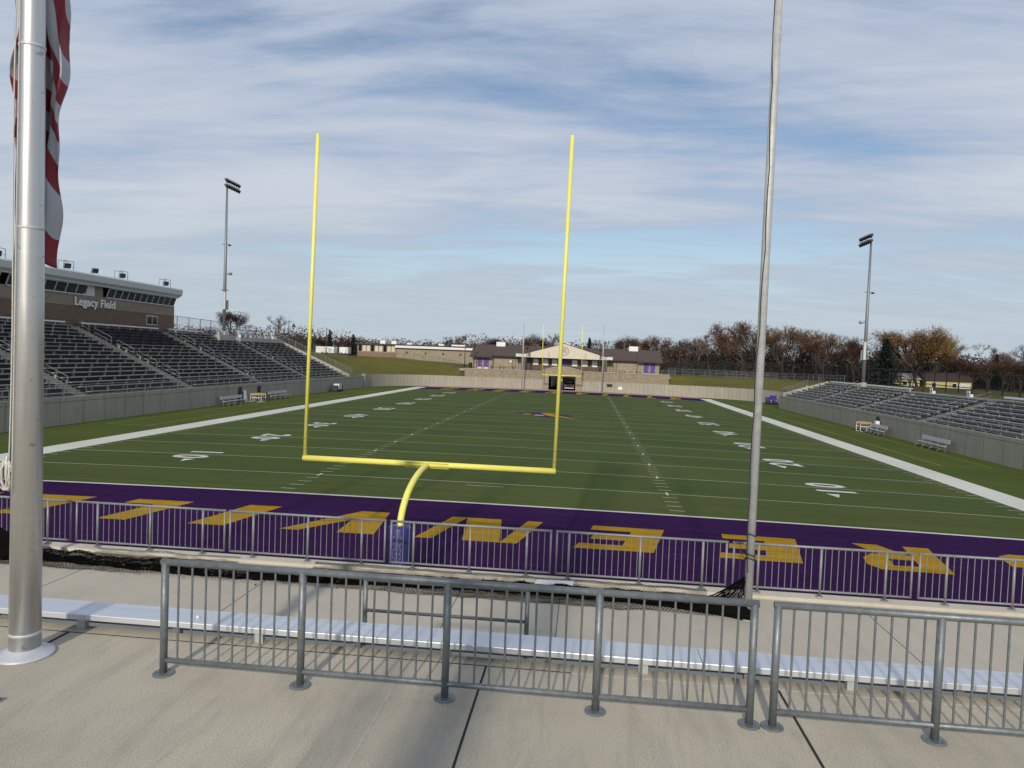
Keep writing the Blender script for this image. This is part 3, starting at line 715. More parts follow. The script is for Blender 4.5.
for k in range(900):
    x = random.uniform(-7.5, -.2) if k % 3 else random.uniform(-.2, 7.2); y = -14.12+.16*math.sin(x*.55)+random.gauss(0, .16); z = zcurb(x, y)+random.uniform(.01, .06); s = random.uniform(.015, .035); th = random.uniform(0, 6.28); tl = random.uniform(-.6, .6)
    dx, dy = math.cos(th)*s, math.sin(th)*s
    lv.face([(x-dx,y-dy,z),(x+dy,y-dx,z+tl*s),(x+dx,y+dy,z+s*.4),(x-dy,y+dx,z-tl*s)])
o = lv.build('leaf_litter', M['litter'], kind='stuff'); tag(o, 'dry brown leaves caught in the heaped black net', 'leaves')
o = mb().hexa([(3.36,-13.62,1.475),(4.15,-13.68,1.475),(4.17,-13.42,1.475),(3.40,-13.40,1.475),(3.36,-13.62,1.50),(4.15,-13.68,1.53),(4.17,-13.42,1.52),(3.40,-13.40,1.50)]).build('white_board', M['white'], org=(3.7, -13.5, 1.47)); tag(o, 'white board scrap lying on the curb under the netting', 'board')

# ------------------------------------------------------------------ goal posts
def goal(lab):
    t = thing('goal_post', lab, 'goal post', (0, -8.65, 0), 'goal posts'); zc = 3.05; yb = -8.65
    mb().tube([(-3.60,yb,zc),(3.60,yb,zc)], .083, 16).build('crossbar', M['yellow'], t, smooth=True)
    for s in (-1, 1):
        p = mb().tube([(s*3.556,yb,zc-.03),(s*3.556+.13,yb,12.15)], .052, 14).build('upright', M['yellow'], t, smooth=True)
        mb().lathe(s*3.556+.13, yb, [(.052,12.15),(.05,12.18),(.02,12.2)], 14).build('cap', M['yellow'], p)
        q = mb()
        for z in (3.32, 3.62): q.tube([(s*3.556-.03,yb-.053,z),(s*3.556+.03,yb-.053,z)], .012, 6)
        q.build('bolt', M['steel'], p)
    X0, Y0 = -.06, -11.25; pts = [(X0, Y0, .0), (X0, Y0, 1.9)]
    for k in range(1, 13):
        th = math.pi/2*k/12; pts.append((X0*(1-k/12), Y0+2.45*(1-math.cos(th)), 1.9+1.12*math.sin(th)))
    pts.append((0, yb-.02, 3.03))
    mb().tube(pts, .083, 16).build('gooseneck', M['yellow'], t, smooth=True)
    b = mb(); b.hexa([(-.62,yb-.02,zc-.10),(.62,yb-.02,zc-.10),(.62,yb+.03,zc-.10),(-.62,yb+.03,zc-.10),(-.62,yb-.10,zc+.06),(.62,yb-.10,zc+.06),(.62,yb-.06,zc+.06),(-.62,yb-.06,zc+.06)])
    b.build('saddle_bracket', M['yellow'], t)
    pd = mb().lathe(X0, Y0, [(.27,.02),(.285,.06),(.285,1.86),(.26,1.91),(.10,1.93)], 28).build('base_pad', M['pad'], t, smooth=True)
    random.seed(3); sc_ = mb()
    for row in range(3):      # faint script running up the pad
        z = .35; th0 = -math.pi/2-.35+row*.33
        pts = []
        for k in range(46):
            th = th0+.10*math.sin(k*1.15)+.05*math.sin(k*2.7+row); zz2 = z+k*.030+.03*math.sin(k*1.7)
            pts.append((X0+.2865*math.cos(th), Y0+.2865*math.sin(th), zz2))
        sc_.tube(pts, .0065, 5)
    sc_.build('pad_lettering', M['padlt'], pd, smooth=True)
    return t
g1 = goal('large yellow goal post standing in the near end zone, blue pad round its foot')
g1.location.x = -.075
g2 = copy_tree(g1); g2.location = (0, 102.4, 0); g2.rotation_euler.z = math.pi; g2['label'] = 'small distant yellow goal post in front of the far tunnel'
#PART2
# ------------------------------------------------------------------ side walls and far wall
def arc(cx_, cy_, r, a0, a1, n): return [(cx_+r*math.cos(R(a0+(a1-a0)*k/n)), cy_+r*math.sin(R(a0+(a1-a0)*k/n))) for k in range(n+1)]
# left: face looks to +X, so run from far to near with thickness to -X
o = mb().wall([(-33, y) for y in (90.2, 84, 60, 30, 0, -12.99)], -.3, 2.0, -.349, 0).build('field_wall', M['wall']); tag(o, 'grey panelled concrete wall below the left bleachers, in shade', 'wall')
o = mb().wall([(33, y) for y in (81.6, 60, 30, 0, -12.99)], -.3, 1.95, .349, 1.1).build('field_wall', M['wall']); tag(o, 'grey panelled concrete wall below the right bleachers', 'wall')
o = mb().box(-33.45, -32.85, 90.25, 90.95, -.3, 2.25).build('wall_pillar', M['cap']); tag(o, 'square concrete pillar ending the left field wall', 'pillar')
Lc = [(-33.0, 91.0), (-32.6, 94), (-31.5, 97.5), (-29.6, 101), (-27, 103.6), (-23.5, 105.3), (-18.4, 106), (-3.62, 106)]
Rc = [(3.62, 106), (18.5, 106), (24.5, 105.2), (28.5, 103.8), (31.6, 101.8), (33.9, 99), (35.6, 95.5), (36.8, 91.5)]
def rnd(path):
    out = [path[0]]
    for _ in range(2):
        out = [path[0]]
        for k in range(len(path)-1):
            a_, b2 = path[k], path[k+1]
            out += [(a_[0]*.75+b2[0]*.25, a_[1]*.75+b2[1]*.25), (a_[0]*.25+b2[0]*.75, a_[1]*.25+b2[1]*.75)]
        out.append(path[-1]); path = out
    return path
Lcr, Rcr = rnd(Lc), rnd(Rc)
o = mb().wall(Lcr, -.3, 2.08, .35).build('end_wall', M['wallfar']); tag(o, 'pale ribbed concrete wall left of the far tunnel, curving round the corner', 'wall')
o = mb().wall(Rcr, -.3, 2.08, .35).build('end_wall', M['wallfar']); tag(o, 'pale ribbed concrete wall right of the far tunnel, curving towards the purple cart', 'wall')
# wing wall sloping up behind the cart
o = mb().prism([(82.3, .0), (91.6, .0), (91.6, 2.3), (86.5, 3.0), (82.3, 3.5)], 'x', 36.9, 37.2).build('wing_wall', M['cap']); tag(o, 'sloping concrete wing wall beyond the right bleachers behind the purple cart', 'wall')

# stone wall above, tunnel portal
a = mb(); a.wall([(-18.5, 106.45), (-3.66, 106.45)], 1.9, 3.55, .3); a.wall([(3.66, 106.45), (19.6, 106.45)], 1.9, 3.78, .3)
o = a.build('stone_wall', M['stone']); tag(o, 'tan stone retaining wall above the pale end wall', 'wall')
cp = mb(); cp.box(-18.6, -3.7, 106.36, 106.85, 3.552, 3.66); cp.box(3.7, 19.7, 106.36, 106.85, 3.782, 3.9); ORGp = cp.build('coping', M['cap'], o)
t = thing('tunnel_portal', 'tan brick tunnel portal with an arched top in the middle of the far wall', 'tunnel', (0, 106, 0))
def uvbox(m_, x0, x1, y0, y1, z0, z1):
    m_.wall([(x0, y0), (x1, y0)], z0, z1, y1-y0)
for x0, x1 in ((-3.6, -2.5), (2.5, 3.6)):
    p = mb(); uvbox(p, x0, x1, 105.7, 107.2, .0, 2.9); p.build('pier', M['brickt'], t)
p = mb(); uvbox(p, -.36, -.06, 106.2, 107.2, .0, 2.9); p.build('centre_post', M['cap'], t)
n = 16; ap = [(-3.6, 2.903), (3.6, 2.903)]; ap += [(3.6-7.2*k/n, 3.75+.72*math.sin(math.pi*k/n)) for k in range(n+1)]
p = mb(); q = [(x, 105.66, z) for x, z in ap]; p.face(q, [(x, z) for x, z in ap]); q2 = [(x, 106.9, z) for x, z in ap]; p.face(q2[::-1], [(x, z) for x, z in ap[::-1]])
for k in range(len(ap)):
    m2 = (k+1) % len(ap); p.face([q[k], q2[k], q2[m2], q[m2]], [(0,0),(1,0),(1,.3),(0,.3)])
p.build('arch_panel', M['brickt'], t)
p = mb(); arc_ = [(3.72-7.44*k/n, 3.78+.74*math.sin(math.pi*k/n)) for k in range(n+1)]
for k in range(n):
    (xa, za), (xb, zb) = arc_[k], arc_[k+1]
    p.hexa([(xb,105.56,zb),(xa,105.56,za),(xa,107.0,za),(xb,107.0,zb),(xb,105.56,zb+.14),(xa,105.56,za+.14),(xa,107.0,za+.14),(xb,107.0,zb+.14)])
p.build('arch_coping', M['cap'], t)
p = mb(); p.box(-2.6, 2.6, 105.75, 107.15, 2.70, 2.899); p.build('lintel', M['brownm'], t)
p = mb(); p.box(-3.2, -2.9, 107.21, 124, -.2, 3.1); p.box(2.9, 3.2, 107.21, 124, -.2, 3.1); p.box(-3.2, 3.2, 107.21, 123, 3.11, 3.43); p.build('tunnel_lining', M['step'], t)
a = mb(); a.box(-2.895, 2.895, 105.5, 127, -.1, .05); a.build('tunnel_floor', M['track'], kind='structure')
a = mb(); a.box(-3.2, 3.2, 126.0, 126.3, -.2, 3.4); tag(a.build('tunnel_back_wall', M['cap']), 'pale concrete wall seen dimly at the back of the tunnel', 'wall')
t = thing('pickup_truck', 'dark pickup truck with red tail lights parked inside the tunnel', 'truck', (1.25, 110.5, .05))
p = mb(); p.prism([(108.4,.55),(113.6,.55),(113.6,1.25),(112.3,1.35),(108.4,1.30)], 'x', .35, 2.25); smooth_bevel(p.build('body', M['black'], t), .05)
p = mb(); p.prism([(109.8,1.30),(112.6,1.35),(111.9,1.98),(110.1,1.98)], 'x', .45, 2.15); c = p.build('cab', M['black'], t); mb().face([(.6,109.86,1.42),(2.0,109.86,1.42),(1.95,110.03,1.9),(.65,110.03,1.9)]).build('rear_window', M['fascia'], c)
p = mb(); p.box(.4, 2.2, 108.28, 108.4, .5, .68); p.build('bumper', M['fascia'], t)
for x in (.38, 2.05):
    o = mb().box(x, x+.17, 108.35, 108.398, .9, 1.24).build('tail_light', simple('tail_light_red', (.5, .05, .03), .3) if x < 1 else bpy.data.materials['tail_light_red'], t)
for x in (.38, 2.02):
    for y in (109.2, 112.6): mb().tube([(x, y, .43), (x+.2, y, .43)], .37, 18).build('wheel', M['black'], t)
for x0, x1, z0, z1, m_, nm, lab in ((8.3,9.3,1.25,1.75,'black','speaker_box','small black box mounted on the far wall right of the tunnel'),(10.4,11.15,.75,1.3,'white','wall_sign','small blank white sign on the far wall right of the black box')):
    o = mb().box(x0, x1, 105.88, 105.995, z0, z1).build(nm, M[m_], org=((x0+x1)/2, 105.9, z0)); tag(smooth_bevel(o, .02), lab, nm.replace('_', ' '))

# ------------------------------------------------------------------ grass berms
def berm(name, inner, outer_, lab=None):
    a = mb(); ns = len(inner); nv = 10; rows = []
    for k in range(ns):
        (x0, y0, z0), (x1, y1, z1) = inner[k], outer_[k]; r_ = []
        for j in range(nv+1):
            tt = j/nv; s_ = tt*tt*(3-2*tt)*.5+tt*.5
            r_.append((lerp(x0, x1, tt), lerp(y0, y1, tt), z0+(z1-z0)*s_+.08*mnoise.noise(Vector((x0*.3+tt*3, y0*.3, 1)))*math.sin(math.pi*tt)))
        rows.append(r_)
    for k in range(ns-1):
        for j in range(nv): a.face([rows[k][j], rows[k+1][j], rows[k+1][j+1], rows[k][j+1]][::-1])
    return a.build(name, M['grass'], smooth=True, kind='structure')
berm('grass_berm', [(-33.35,84,2.0),(-33.35,88,2.0),(-33.2,91.5,2.0),(-32.8,94,2.0),(-31.7,97.6,2.0),(-29.8,101.2,2.0),(-27.1,103.9,2.0),(-23.6,105.6,2.0),(-20.5,106.2,2.0),(-18.6,106.3,2.0)],
     [(-47,84,7.2),(-48.5,93,6.6),(-48.6,100,6.0),(-47.5,107,5.4),(-45,113,5.15),(-41,118,5.05),(-34,119,4.98),(-25,117,4.3),(-20.6,111,3.65),(-18.6,108.5,3.5)])
berm('grass_berm', [(19.7,106.4,1.95),(24.5,105.5,2.0),(28.6,104.1,2.0),(31.8,102.1,2.0),(34.2,99.2,2.0),(35.9,95.6,2.05),(37.1,91.6,2.3),(37.3,87,3.0),(37.3,83,3.3)],
     [(19.7,110,3.75),(23,114,3.75),(30,117,3.65),(36,117.5,3.62),(41,115,3.62),(44,109,3.7),(45,101,3.8),(45,92,3.95),(44,83,4.05)])

# ------------------------------------------------------------------ bleachers
def bleachers(s, n, run, rise, y0, y1, aisles, label, z0=1.78, purple=None, skip=None, ms='seat', md='step'):
    t = thing('bleachers', label, 'bleachers', (s*33.4, (y0+y1)/2, 1.9))
    xs0 = 33.36
    X = lambda i: xs0+i*run
    prof = [(s*xs0, .2)]
    for i in range(n): prof += [(s*X(i), z0+i*rise), (s*X(i+1), z0+i*rise)]
    zt = z0+n*rise
    prof += [(s*X(n), zt), (s*(X(n)+3.6), zt), (s*(X(n)+3.6), .2)]
    d = mb(); bnd = [y0]+[q for a_ in aisles for q in (a_-.65, a_+.65)]+[y1]
    for k in range(0, len(bnd), 2):
        d2 = prof if s < 0 else prof
        d.prism(d2, 'y', bnd[k], bnd[k+1])
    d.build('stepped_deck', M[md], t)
    for ay in aisles:
        q = mb(); pr = [(s*xs0, .2)]
        for i in range(n): pr += [(s*X(i), z0+i*rise+.004), (s*(X(i)+run/2), z0+i*rise+.004), (s*(X(i)+run/2), z0+(i+.5)*rise+.004), (s*X(i+1), z0+(i+.5)*rise+.004)]
        pr += [(s*X(n), zt), (s*(X(n)+3.6), zt), (s*(X(n)+3.6), .2)]
        q.prism(pr, 'y', ay-.649, ay+.649); q.build('aisle_stairs', M['aisle'], t)
        i = 2
        while i+2 < n:
            pts = []
            for k in (i, i+2.4): pts.append((X(k)+run*.3, z0+k*rise))
            (xa, za), (xb, zb) = pts
            hr = mb(); hr.tube([(s*xa, ay, za), (s*xa, ay, za+.92), (s*xb, ay, zb+.92), (s*xb, ay, zb)], .019, 6)
            hr.tube([(s*xa, ay, za+.5), (s*xb, ay, zb+.5)], .016, 6); i += 3.2
            hr.build('aisle_handrail', M['steel' if s > 0 else 'galvm'], t, smooth=True)
    random.seed(int(abs(y0)*10+n))
    for k in range(0, len(bnd), 2):
        ya, yb = bnd[k]+.12, bnd[k+1]-.12
        for i in range(n):
            if skip and skip(i, k//2): continue
            zs = z0+i*rise; xb = X(i)+run*.60; p = mb()
            xx = sorted((s*xb, s*(xb+.25)))
            yj = ya+random.uniform(3.5, 5.5); yp = ya
            while yp < yb:
                ye = min(yj, yb); dz = random.uniform(-.008, .008)
                p.box(xx[0], xx[1], yp+.004, ye-.004, zs+.40+dz, zs+.445+dz); yp = ye; yj = ye+5.5
            yy = ya+random.uniform(.2, 1.9)
            while yy < yb-.1:
                xg = sorted((s*(xb+.02), s*(xb+.20))); p.box(xg[0], xg[1], yy-.035, yy+.035, zs+.005, zs+.399); yy += 1.9+random.uniform(-.12, .12)
            p.build('bench_row', M['seatp'] if (purple and purple(i, k//2)) else M[ms], t)
    # low rail with mesh panel on the field wall
    zr = 1.98; fr = mb(); y = y0+.3; gp = mb()
    while y <= y1-.2:
        fr.tube([(s*33.2, y, zr), (s*33.2, y, zr+.86)], .025, 6, False); y += 2.44
    for zz2 in (.10, .86): fr.tube([(s*33.2, y0+.3, zr+zz2), (s*33.2, y1-.2, zr+zz2)], .022, 6)
    fr.build('front_rail', M['steel'], t, smooth=True)
    gp.face([(s*33.19, y0+.3, zr+.1), (s*33.19, y1-.2, zr+.1), (s*33.19, y1-.2, zr+.86), (s*33.19, y0+.3, zr+.86)], [(y0,0),(y1,0),(y1,.76),(y0,.76)])
    gp.build('front_mesh', M['gz'], t)
    # coping on the far end of the stand
    c = mb(); xe = X(n)+.3; p0 = (s*33.36, y1+.003); L = [(s*33.36, 2.28), (s*xe, zt+.42)]
    c.hexa([(s*33.36,y1+.003,.2),(s*xe,y1+.003,.2),(s*xe,y1+.36,.2),(s*33.36,y1+.36,.2),(s*33.36,y1+.003,2.3),(s*xe,y1+.003,zt+.40),(s*xe,y1+.36,zt+.40),(s*33.36,y1+.36,2.3)])
    c.build('end_wall', M['cap'], t)
    return t, X(n), zt
AIS = [22.8, 38, 53.3, 68.6]
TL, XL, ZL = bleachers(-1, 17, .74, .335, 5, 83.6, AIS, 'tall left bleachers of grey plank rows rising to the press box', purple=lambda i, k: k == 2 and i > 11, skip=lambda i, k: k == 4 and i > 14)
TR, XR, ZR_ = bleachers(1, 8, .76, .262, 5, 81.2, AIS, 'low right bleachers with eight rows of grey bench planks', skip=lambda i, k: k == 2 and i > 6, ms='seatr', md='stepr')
mb().box(XR+.02, XR+.34, 5.2, 81.0, ZR_+.003, ZR_+.14).build('top_curb', M['cap'], TR)
def top_bench(t, s, x, z, ya, yb, nm='top_bench'):
    p = mb(); xx = sorted((s*x, s*(x+.28))); p.box(xx[0], xx[1], ya, yb, z+.42, z+.47)
    p.box(xx[0]-.03 if s > 0 else xx[1], xx[0] if s > 0 else xx[1]+.03, ya, yb, z+.33, z+.47)
    p.build(nm, M['white'], t); y = ya+.4
    while y < yb: mb().box(xx[0]+.06, xx[1]-.06, y-.05, y+.05, z+.003, z+.419).build('top_bench_leg', M['alumat'], t); y += 1.9
for ya, yb in ((8, 21.8), (24, 37), (39.2, 52.4), (54.4, 62.6)): top_bench(TL, -1, XL+.35, ZL, ya, yb)
for ya, yb in ((6, 21.8), (24, 36.8), (54.6, 67.6), (69.8, 80.6)): top_bench(TR, 1, XR+.35, ZR_, ya, yb)
# wheelchair platform on the top left rows
p = mb(); p.box(-46.6, -33.36-15*.74-.02, 63.4, 67.9, ZL-.9, ZL+.10); p.box(-46.6, -33.36-15*.74-.02, 69.27, 83.55, ZL-.9, ZL-.02); p.build('viewing_platform', M['cap'], TL)
p = mb()
y = 63.6
while y < 83.4: p.tube([(-46.5,y,ZL-.02),(-46.5,y,ZL+1.05)], .03, 6, False); y += 2.44
for z in (.15, 1.05): p.tube([(-46.5,63.5,ZL+z),(-46.5,83.5,ZL+z)], .028, 6)
p.build('platform_rail', M['steel'], TL)
mb().face([(-46.49,63.6,ZL+.1),(-46.49,83.4,ZL+.1),(-46.49,83.4,ZL+1.05),(-46.49,63.6,ZL+1.05)], [(0,0),(20,0),(20,1),(0,1)]).build('platform_mesh', M['gz'], TL)
def companion(x, y, z, lab, wide=1.0):
    t = thing('companion_bench', lab, 'bench', (x, y, z), 'short white benches on the top walkways')
    for dx in (-.18, .02): mb().box(x+dx, x+dx+.16, y-wide, y+wide, z+.42, z+.47).build('seat_plank', M['white'], t)
    mb().box(x-.32, x-.28, y-wide, y+wide, z+.62, z+.92).build('backrest', M['white'], t)
    for yy in (y-wide*.75, y+wide*.75):
        p = mb(); p.box(x-.15, x+.15, yy-.07, yy+.07, z+.003, z+.419); p.box(x-.28, x-.22, yy-.05, yy+.05, z+.003, z+.9); p.build('leg', M['white'], t)
for y, w_, lab in ((65.0, .8, 'short white bench on the platform left of the left light pole'), (71.5, 1.2, 'wide white bench on the left platform just right of the light pole'), (74.6, .9, 'short white bench, second right of the left light pole'), (77.2, .7, 'short white bench, third right of the left light pole'), (79.6, .7, 'short white bench, fourth right of the left light pole'), (82.0, .6, 'short white bench at the far end of the left platform')):
    companion(-45.3, y, ZL+(.10 if y < 68 else -.02), lab, w_)
companion(-46.7, 24.5, ZL, 'short white bench against the press box wall left of the flagpole', .7)
for y, lab in ((52.5, 'short white bench on the top walkway of the right bleachers by the yellow houses'), (45.0, 'short white bench on the top walkway near the gap in the right top bench')): companion(41.2, y, ZR_, lab, .42)
for o in list(bpy.data.objects):
    if o.name.startswith('companion_bench') and o.location.x > 0: o.scale = (.72, .72, .72)
# stair and landing rails
def rail_fence(name, lab, pts, h, sp, mat='steel', gz_=None, r=.03, group=None, midrails=(), cat='fence'):
    t = thing(name, lab, cat, pts[0], group); rl = mb(); ms = mb(); u = 0
    for k in range(len(pts)-1):
        a_, b2 = Vector(pts[k]), Vector(pts[k+1]); L = (b2-a_).length; n = max(1, int(round(L/sp)))
        for j in range(n+(1 if k == len(pts)-2 else 0)):
            q = a_.lerp(b2, j/n); mb().tube([q, q+Vector((0,0,h))], r, 6, False).build('fence_post', M[mat], t)
        for z in tuple(midrails)+(h,): rl.tube([a_+Vector((0,0,z)), b2+Vector((0,0,z))], r*.8, 6)
        if gz_: ms.face([a_+Vector((0,0,.05)), b2+Vector((0,0,.05)), b2+Vector((0,0,h)), a_+Vector((0,0,h))], [(u,0),(u+L,0),(u+L,h),(u,h)])
        u += L
    rl.build('rails', M[mat], t)
    if gz_: ms.build('mesh_panel', M[gz_], t)
    return t
rail_fence('stair_fence', 'grey chain link rail sloping down the far end of the left bleachers', [(-47.4,84.4,ZL+.1),(-46.2,84.4,ZL+.1),(-34.2,84.4,2.5),(-33.3,84.4,2.2)], 1.1, 2.0, 'steel', 'gz')
rail_fence('stair_fence', 'second grey chain link rail running down the berm beyond the left bleachers', [(-47.5,87.5,6.95),(-45.5,99.5,6.0),(-40.5,103,4.3)], 1.1, 2.2, 'steel', 'gz')
rail_fence('gate', 'short grey gate between the left bleachers and the corner pillar', [(-33.2,84.6,2.0),(-33.2,89.9,2.0)], 1.05, 1.7, 'steel', 'gz', cat='gate')
rail_fence('stair_fence', 'grey rail at the far corner of the right bleachers above the purple cart', [(33.3,81.4,1.95),(34.8,81.5,2.4),(37.2,82.6,3.3)], 1.05, 1.0, 'steel', 'gz')
rail_fence('berm_fence', 'grey rail fence along the top of the right grass berm', [(19.9,110.4,3.75),(23,114.3,3.75),(30,117.3,3.65),(36,117.8,3.62),(41.2,115.3,3.62),(44.3,109,3.7),(45.3,101,3.8),(44.3,88,3.95),(42.6,83.0,4.0)], 1.25, 2.2, 'steel', 'gz', .035, midrails=(.15, .7))
rail_fence('berm_fence', 'low rail fence along the walkway in front of the tan gym', [(-43,119.5,4.9),(-34,120.3,4.9),(-25,118.3,4.25),(-20.5,112,3.65)], 1.1, 2.4, 'steel', 'gz', .03)
rail_fence('chain_link_fence', 'tall black chain link fence behind the right bleachers', [(50,18,2.9),(50,40,2.8),(50.5,60,2.85),(51,80,3.0),(50,98,3.2),(47.5,112,3.4),(44,124,3.4),(30,128,3.4),(21,128,3.4)], 3.3, 3.6, 'black', 'gzd', .075, midrails=(1.6,))
rail_fence('chain_link_fence', 'tall dark chain link fence behind the left light pole', [(-50.2,57,7.5),(-50.2,86,7.1)], 2.4, 3.0, 'dark', 'gz', .04)

# ------------------------------------------------------------------ press box
t = thing('press_box', 'long brown brick press box with a pale flat roof above the left bleachers', 'building', (-50, 32, 7.2))
XF = -46.9; Y0, Y1 = 2.0, 56.6
def panel(m_, x, ya, yb, za, zb, th=.3): m_.wall([(x, yb), (x, ya)], za, zb, -th)
p = mb(); p.wall([(XF, Y1), (XF, Y0)], ZL-.3, 9.60, -.3); p.wall([(-56, Y1), (XF-.302, Y1)], ZL-.3, 9.60, -.3); p.build('lower_wall', M['brickd'], t)
p = mb(); p.wall([(XF, Y1), (XF, Y0)], 9.602, 10.80, -.3); p.wall([(-56, Y1), (XF-.302, Y1)], 9.602, 10.80, -.3); p.build('upper_wall', M['brickl'], t)
p = mb(); p.wall([(-56, Y1-.05), (XF-.55, Y1-.05)], 10.802, 12.0, -.2); p.box(-56, -55.7, Y0, Y1-.3, ZL-.3, 12.0); p.box(XF-.302, XF+.0, 41.9, 43.3, 10.802, 12.0); p.build('window_level_wall', M['brickl'], t)
p = mb(); p.box(XF-.2, XF+.06, 40.2, 41.9, 10.75, 11.98); p.build('white_panel', M['fascia'], t)
p = mb(); p.box(XF-.18, XF-.08, 41.92, 42.5, 10.802, 11.98); p.build('doorway', M['brownm'], t)
# roof slab with a deep pale fascia, front edge overhanging
p = mb(); p.prism([(-56.5,12.0),(-46.25,12.0),(-46.0,12.2),(-45.95,12.8),(-46.1,12.95),(-56.5,12.75)], 'y', Y0-1, Y1+.25); p.build('roof', M['fascia'], t)
p = mb(); p.box(XF-.1, -46.3, Y0, Y1+.1, 11.80, 11.995); p.build('soffit', M['galvl'], t)
def win_band(ya, yb, nw):
    f = mb(); zs, ze = 10.82, 11.78; xo = .42     # glass leans out at the top
    fr = mb(); fr.box(XF-.05, XF+.12, ya, yb, zs-.10, zs); fr.hexa([(XF+xo-.1,ya,ze-.06),(XF+xo+.04,ya,ze-.06),(XF+xo+.04,yb,ze-.06),(XF+xo-.1,yb,ze-.06),(XF+xo-.1,ya,ze+.03),(XF+xo+.04,ya,ze+.03),(XF+xo+.04,yb,ze+.03),(XF+xo-.1,yb,ze+.03)])
    for k in range(nw+1):
        y = ya+(yb-ya)*k/nw; w2 = .05
        fr.hexa([(XF-.02,y-w2,zs),(XF+.08,y-w2,zs),(XF+.08,y+w2,zs),(XF-.02,y+w2,zs),(XF+xo-.06,y-w2,ze),(XF+xo+.03,y-w2,ze),(XF+xo+.03,y+w2,ze),(XF+xo-.06,y+w2,ze)])
    fo = fr.build('window_frame', M['alumat'], t)
    for k in range(nw):
        a_ = ya+(yb-ya)*k/nw+.052; b2 = ya+(yb-ya)*(k+1)/nw-.052
        mb().face([(XF+.02,b2,zs),(XF+.02,a_,zs),(XF+xo-.03,a_,ze),(XF+xo-.03,b2,ze)]).build('window_pane', M['glass'], fo)
win_band(30.4, 40.5, 7); win_band(43.8, 56.3, 11); win_band(14.0, 29.4, 11)
p = mb(); p.box(XF-.6, XF-.5, Y0, Y1-.3, 10.8, 12.0); p.build('interior_wall', M['dark'], t)
f = mb(); f.box(XF-.01, XF+.05, 50.9, 53.1, 8.25, 9.35); fo = f.build('window_frame', M['cream'], t)
for ya, yb in ((51.0, 51.95), (52.05, 53.0)): mb().box(XF+.045, XF+.058, ya, yb, 8.35, 9.25).build('window_pane', M['glass'], fo)
vs, fs = text_mesh('Legacy Field', 1.08, .022); p = mb()
b0 = len(p.v); p.v += [(XF+.13, 42.05+v.x*1.2, 10.03+v.y*1.06) for v in vs]; p.f += [tuple(k+b0 for k in f_) for f_ in fs]; p.uv += [None]*len(fs)
sg = p.build('lettering', M['white'], t)
e = mb(); b0 = 0; m_ = sg.modifiers.new('depth', 'SOLIDIFY'); m_.thickness = .06; m_.offset = -1
for yc, tilt, lab in ((29.0, 0, 'caged roof floodlight left of the thick flagpole'), (37.4, .5, 'caged roof floodlight just right of the flagpole'), (41.4, .5, 'small roof floodlight without a full cage, second right of the flagpole'), (45.8, .6, 'caged roof floodlight above the right window band'), (54.0, .2, 'caged roof floodlight at the right end of the press box roof')):
    q = thing('roof_floodlight', lab, 'floodlight', (-46.6, yc, 12.87), 'floodlights along the press box roof')
    p = mb()
    if abs(yc-41.4) > .1:
        for dy in (-.68, .68):
            for dx in (-.3, .3): p.tube([(-46.6+dx, yc+dy, 12.86), (-46.6+dx, yc+dy, 13.82)], .028, 5)
        for dx in (-.3, .3): p.tube([(-46.6+dx, yc-.68, 13.82), (-46.6+dx, yc+.68, 13.82)], .028, 5)
        p.tube([(-46.3, yc-.68, 13.3), (-46.3, yc+.68, 13.3)], .02, 5)
    else: p.tube([(-46.6, yc-.4, 12.86), (-46.6, yc-.4, 13.3)], .028, 5)
    p.tube([(-46.7, yc, 12.86), (-46.7, yc, 13.25)], .03, 6); p.build('cage', M['steel'], q)
    c0 = Vector((-46.55, yc+.1, 13.38)); ax = Vector((.75, -.45, -.35)).normalized(); u_ = ax.cross(Vector((0,0,1))).normalized(); v_ = u_.cross(ax)
    def BX(a0, a1, hw_, hh): return [c0+ax*a0-u_*hw_-v_*hh, c0+ax*a1-u_*hw_-v_*hh, c0+ax*a1+u_*hw_-v_*hh, c0+ax*a0+u_*hw_-v_*hh, c0+ax*a0-u_*hw_+v_*hh, c0+ax*a1-u_*hw_+v_*hh, c0+ax*a1+u_*hw_+v_*hh, c0+ax*a0+u_*hw_+v_*hh]
    h = mb().hexa(BX(-.12, .14, .30, .24)).build('housing', M['steel'], q); mb().hexa(BX(.142, .155, .27, .21)).build('lens', M['dark'], h)

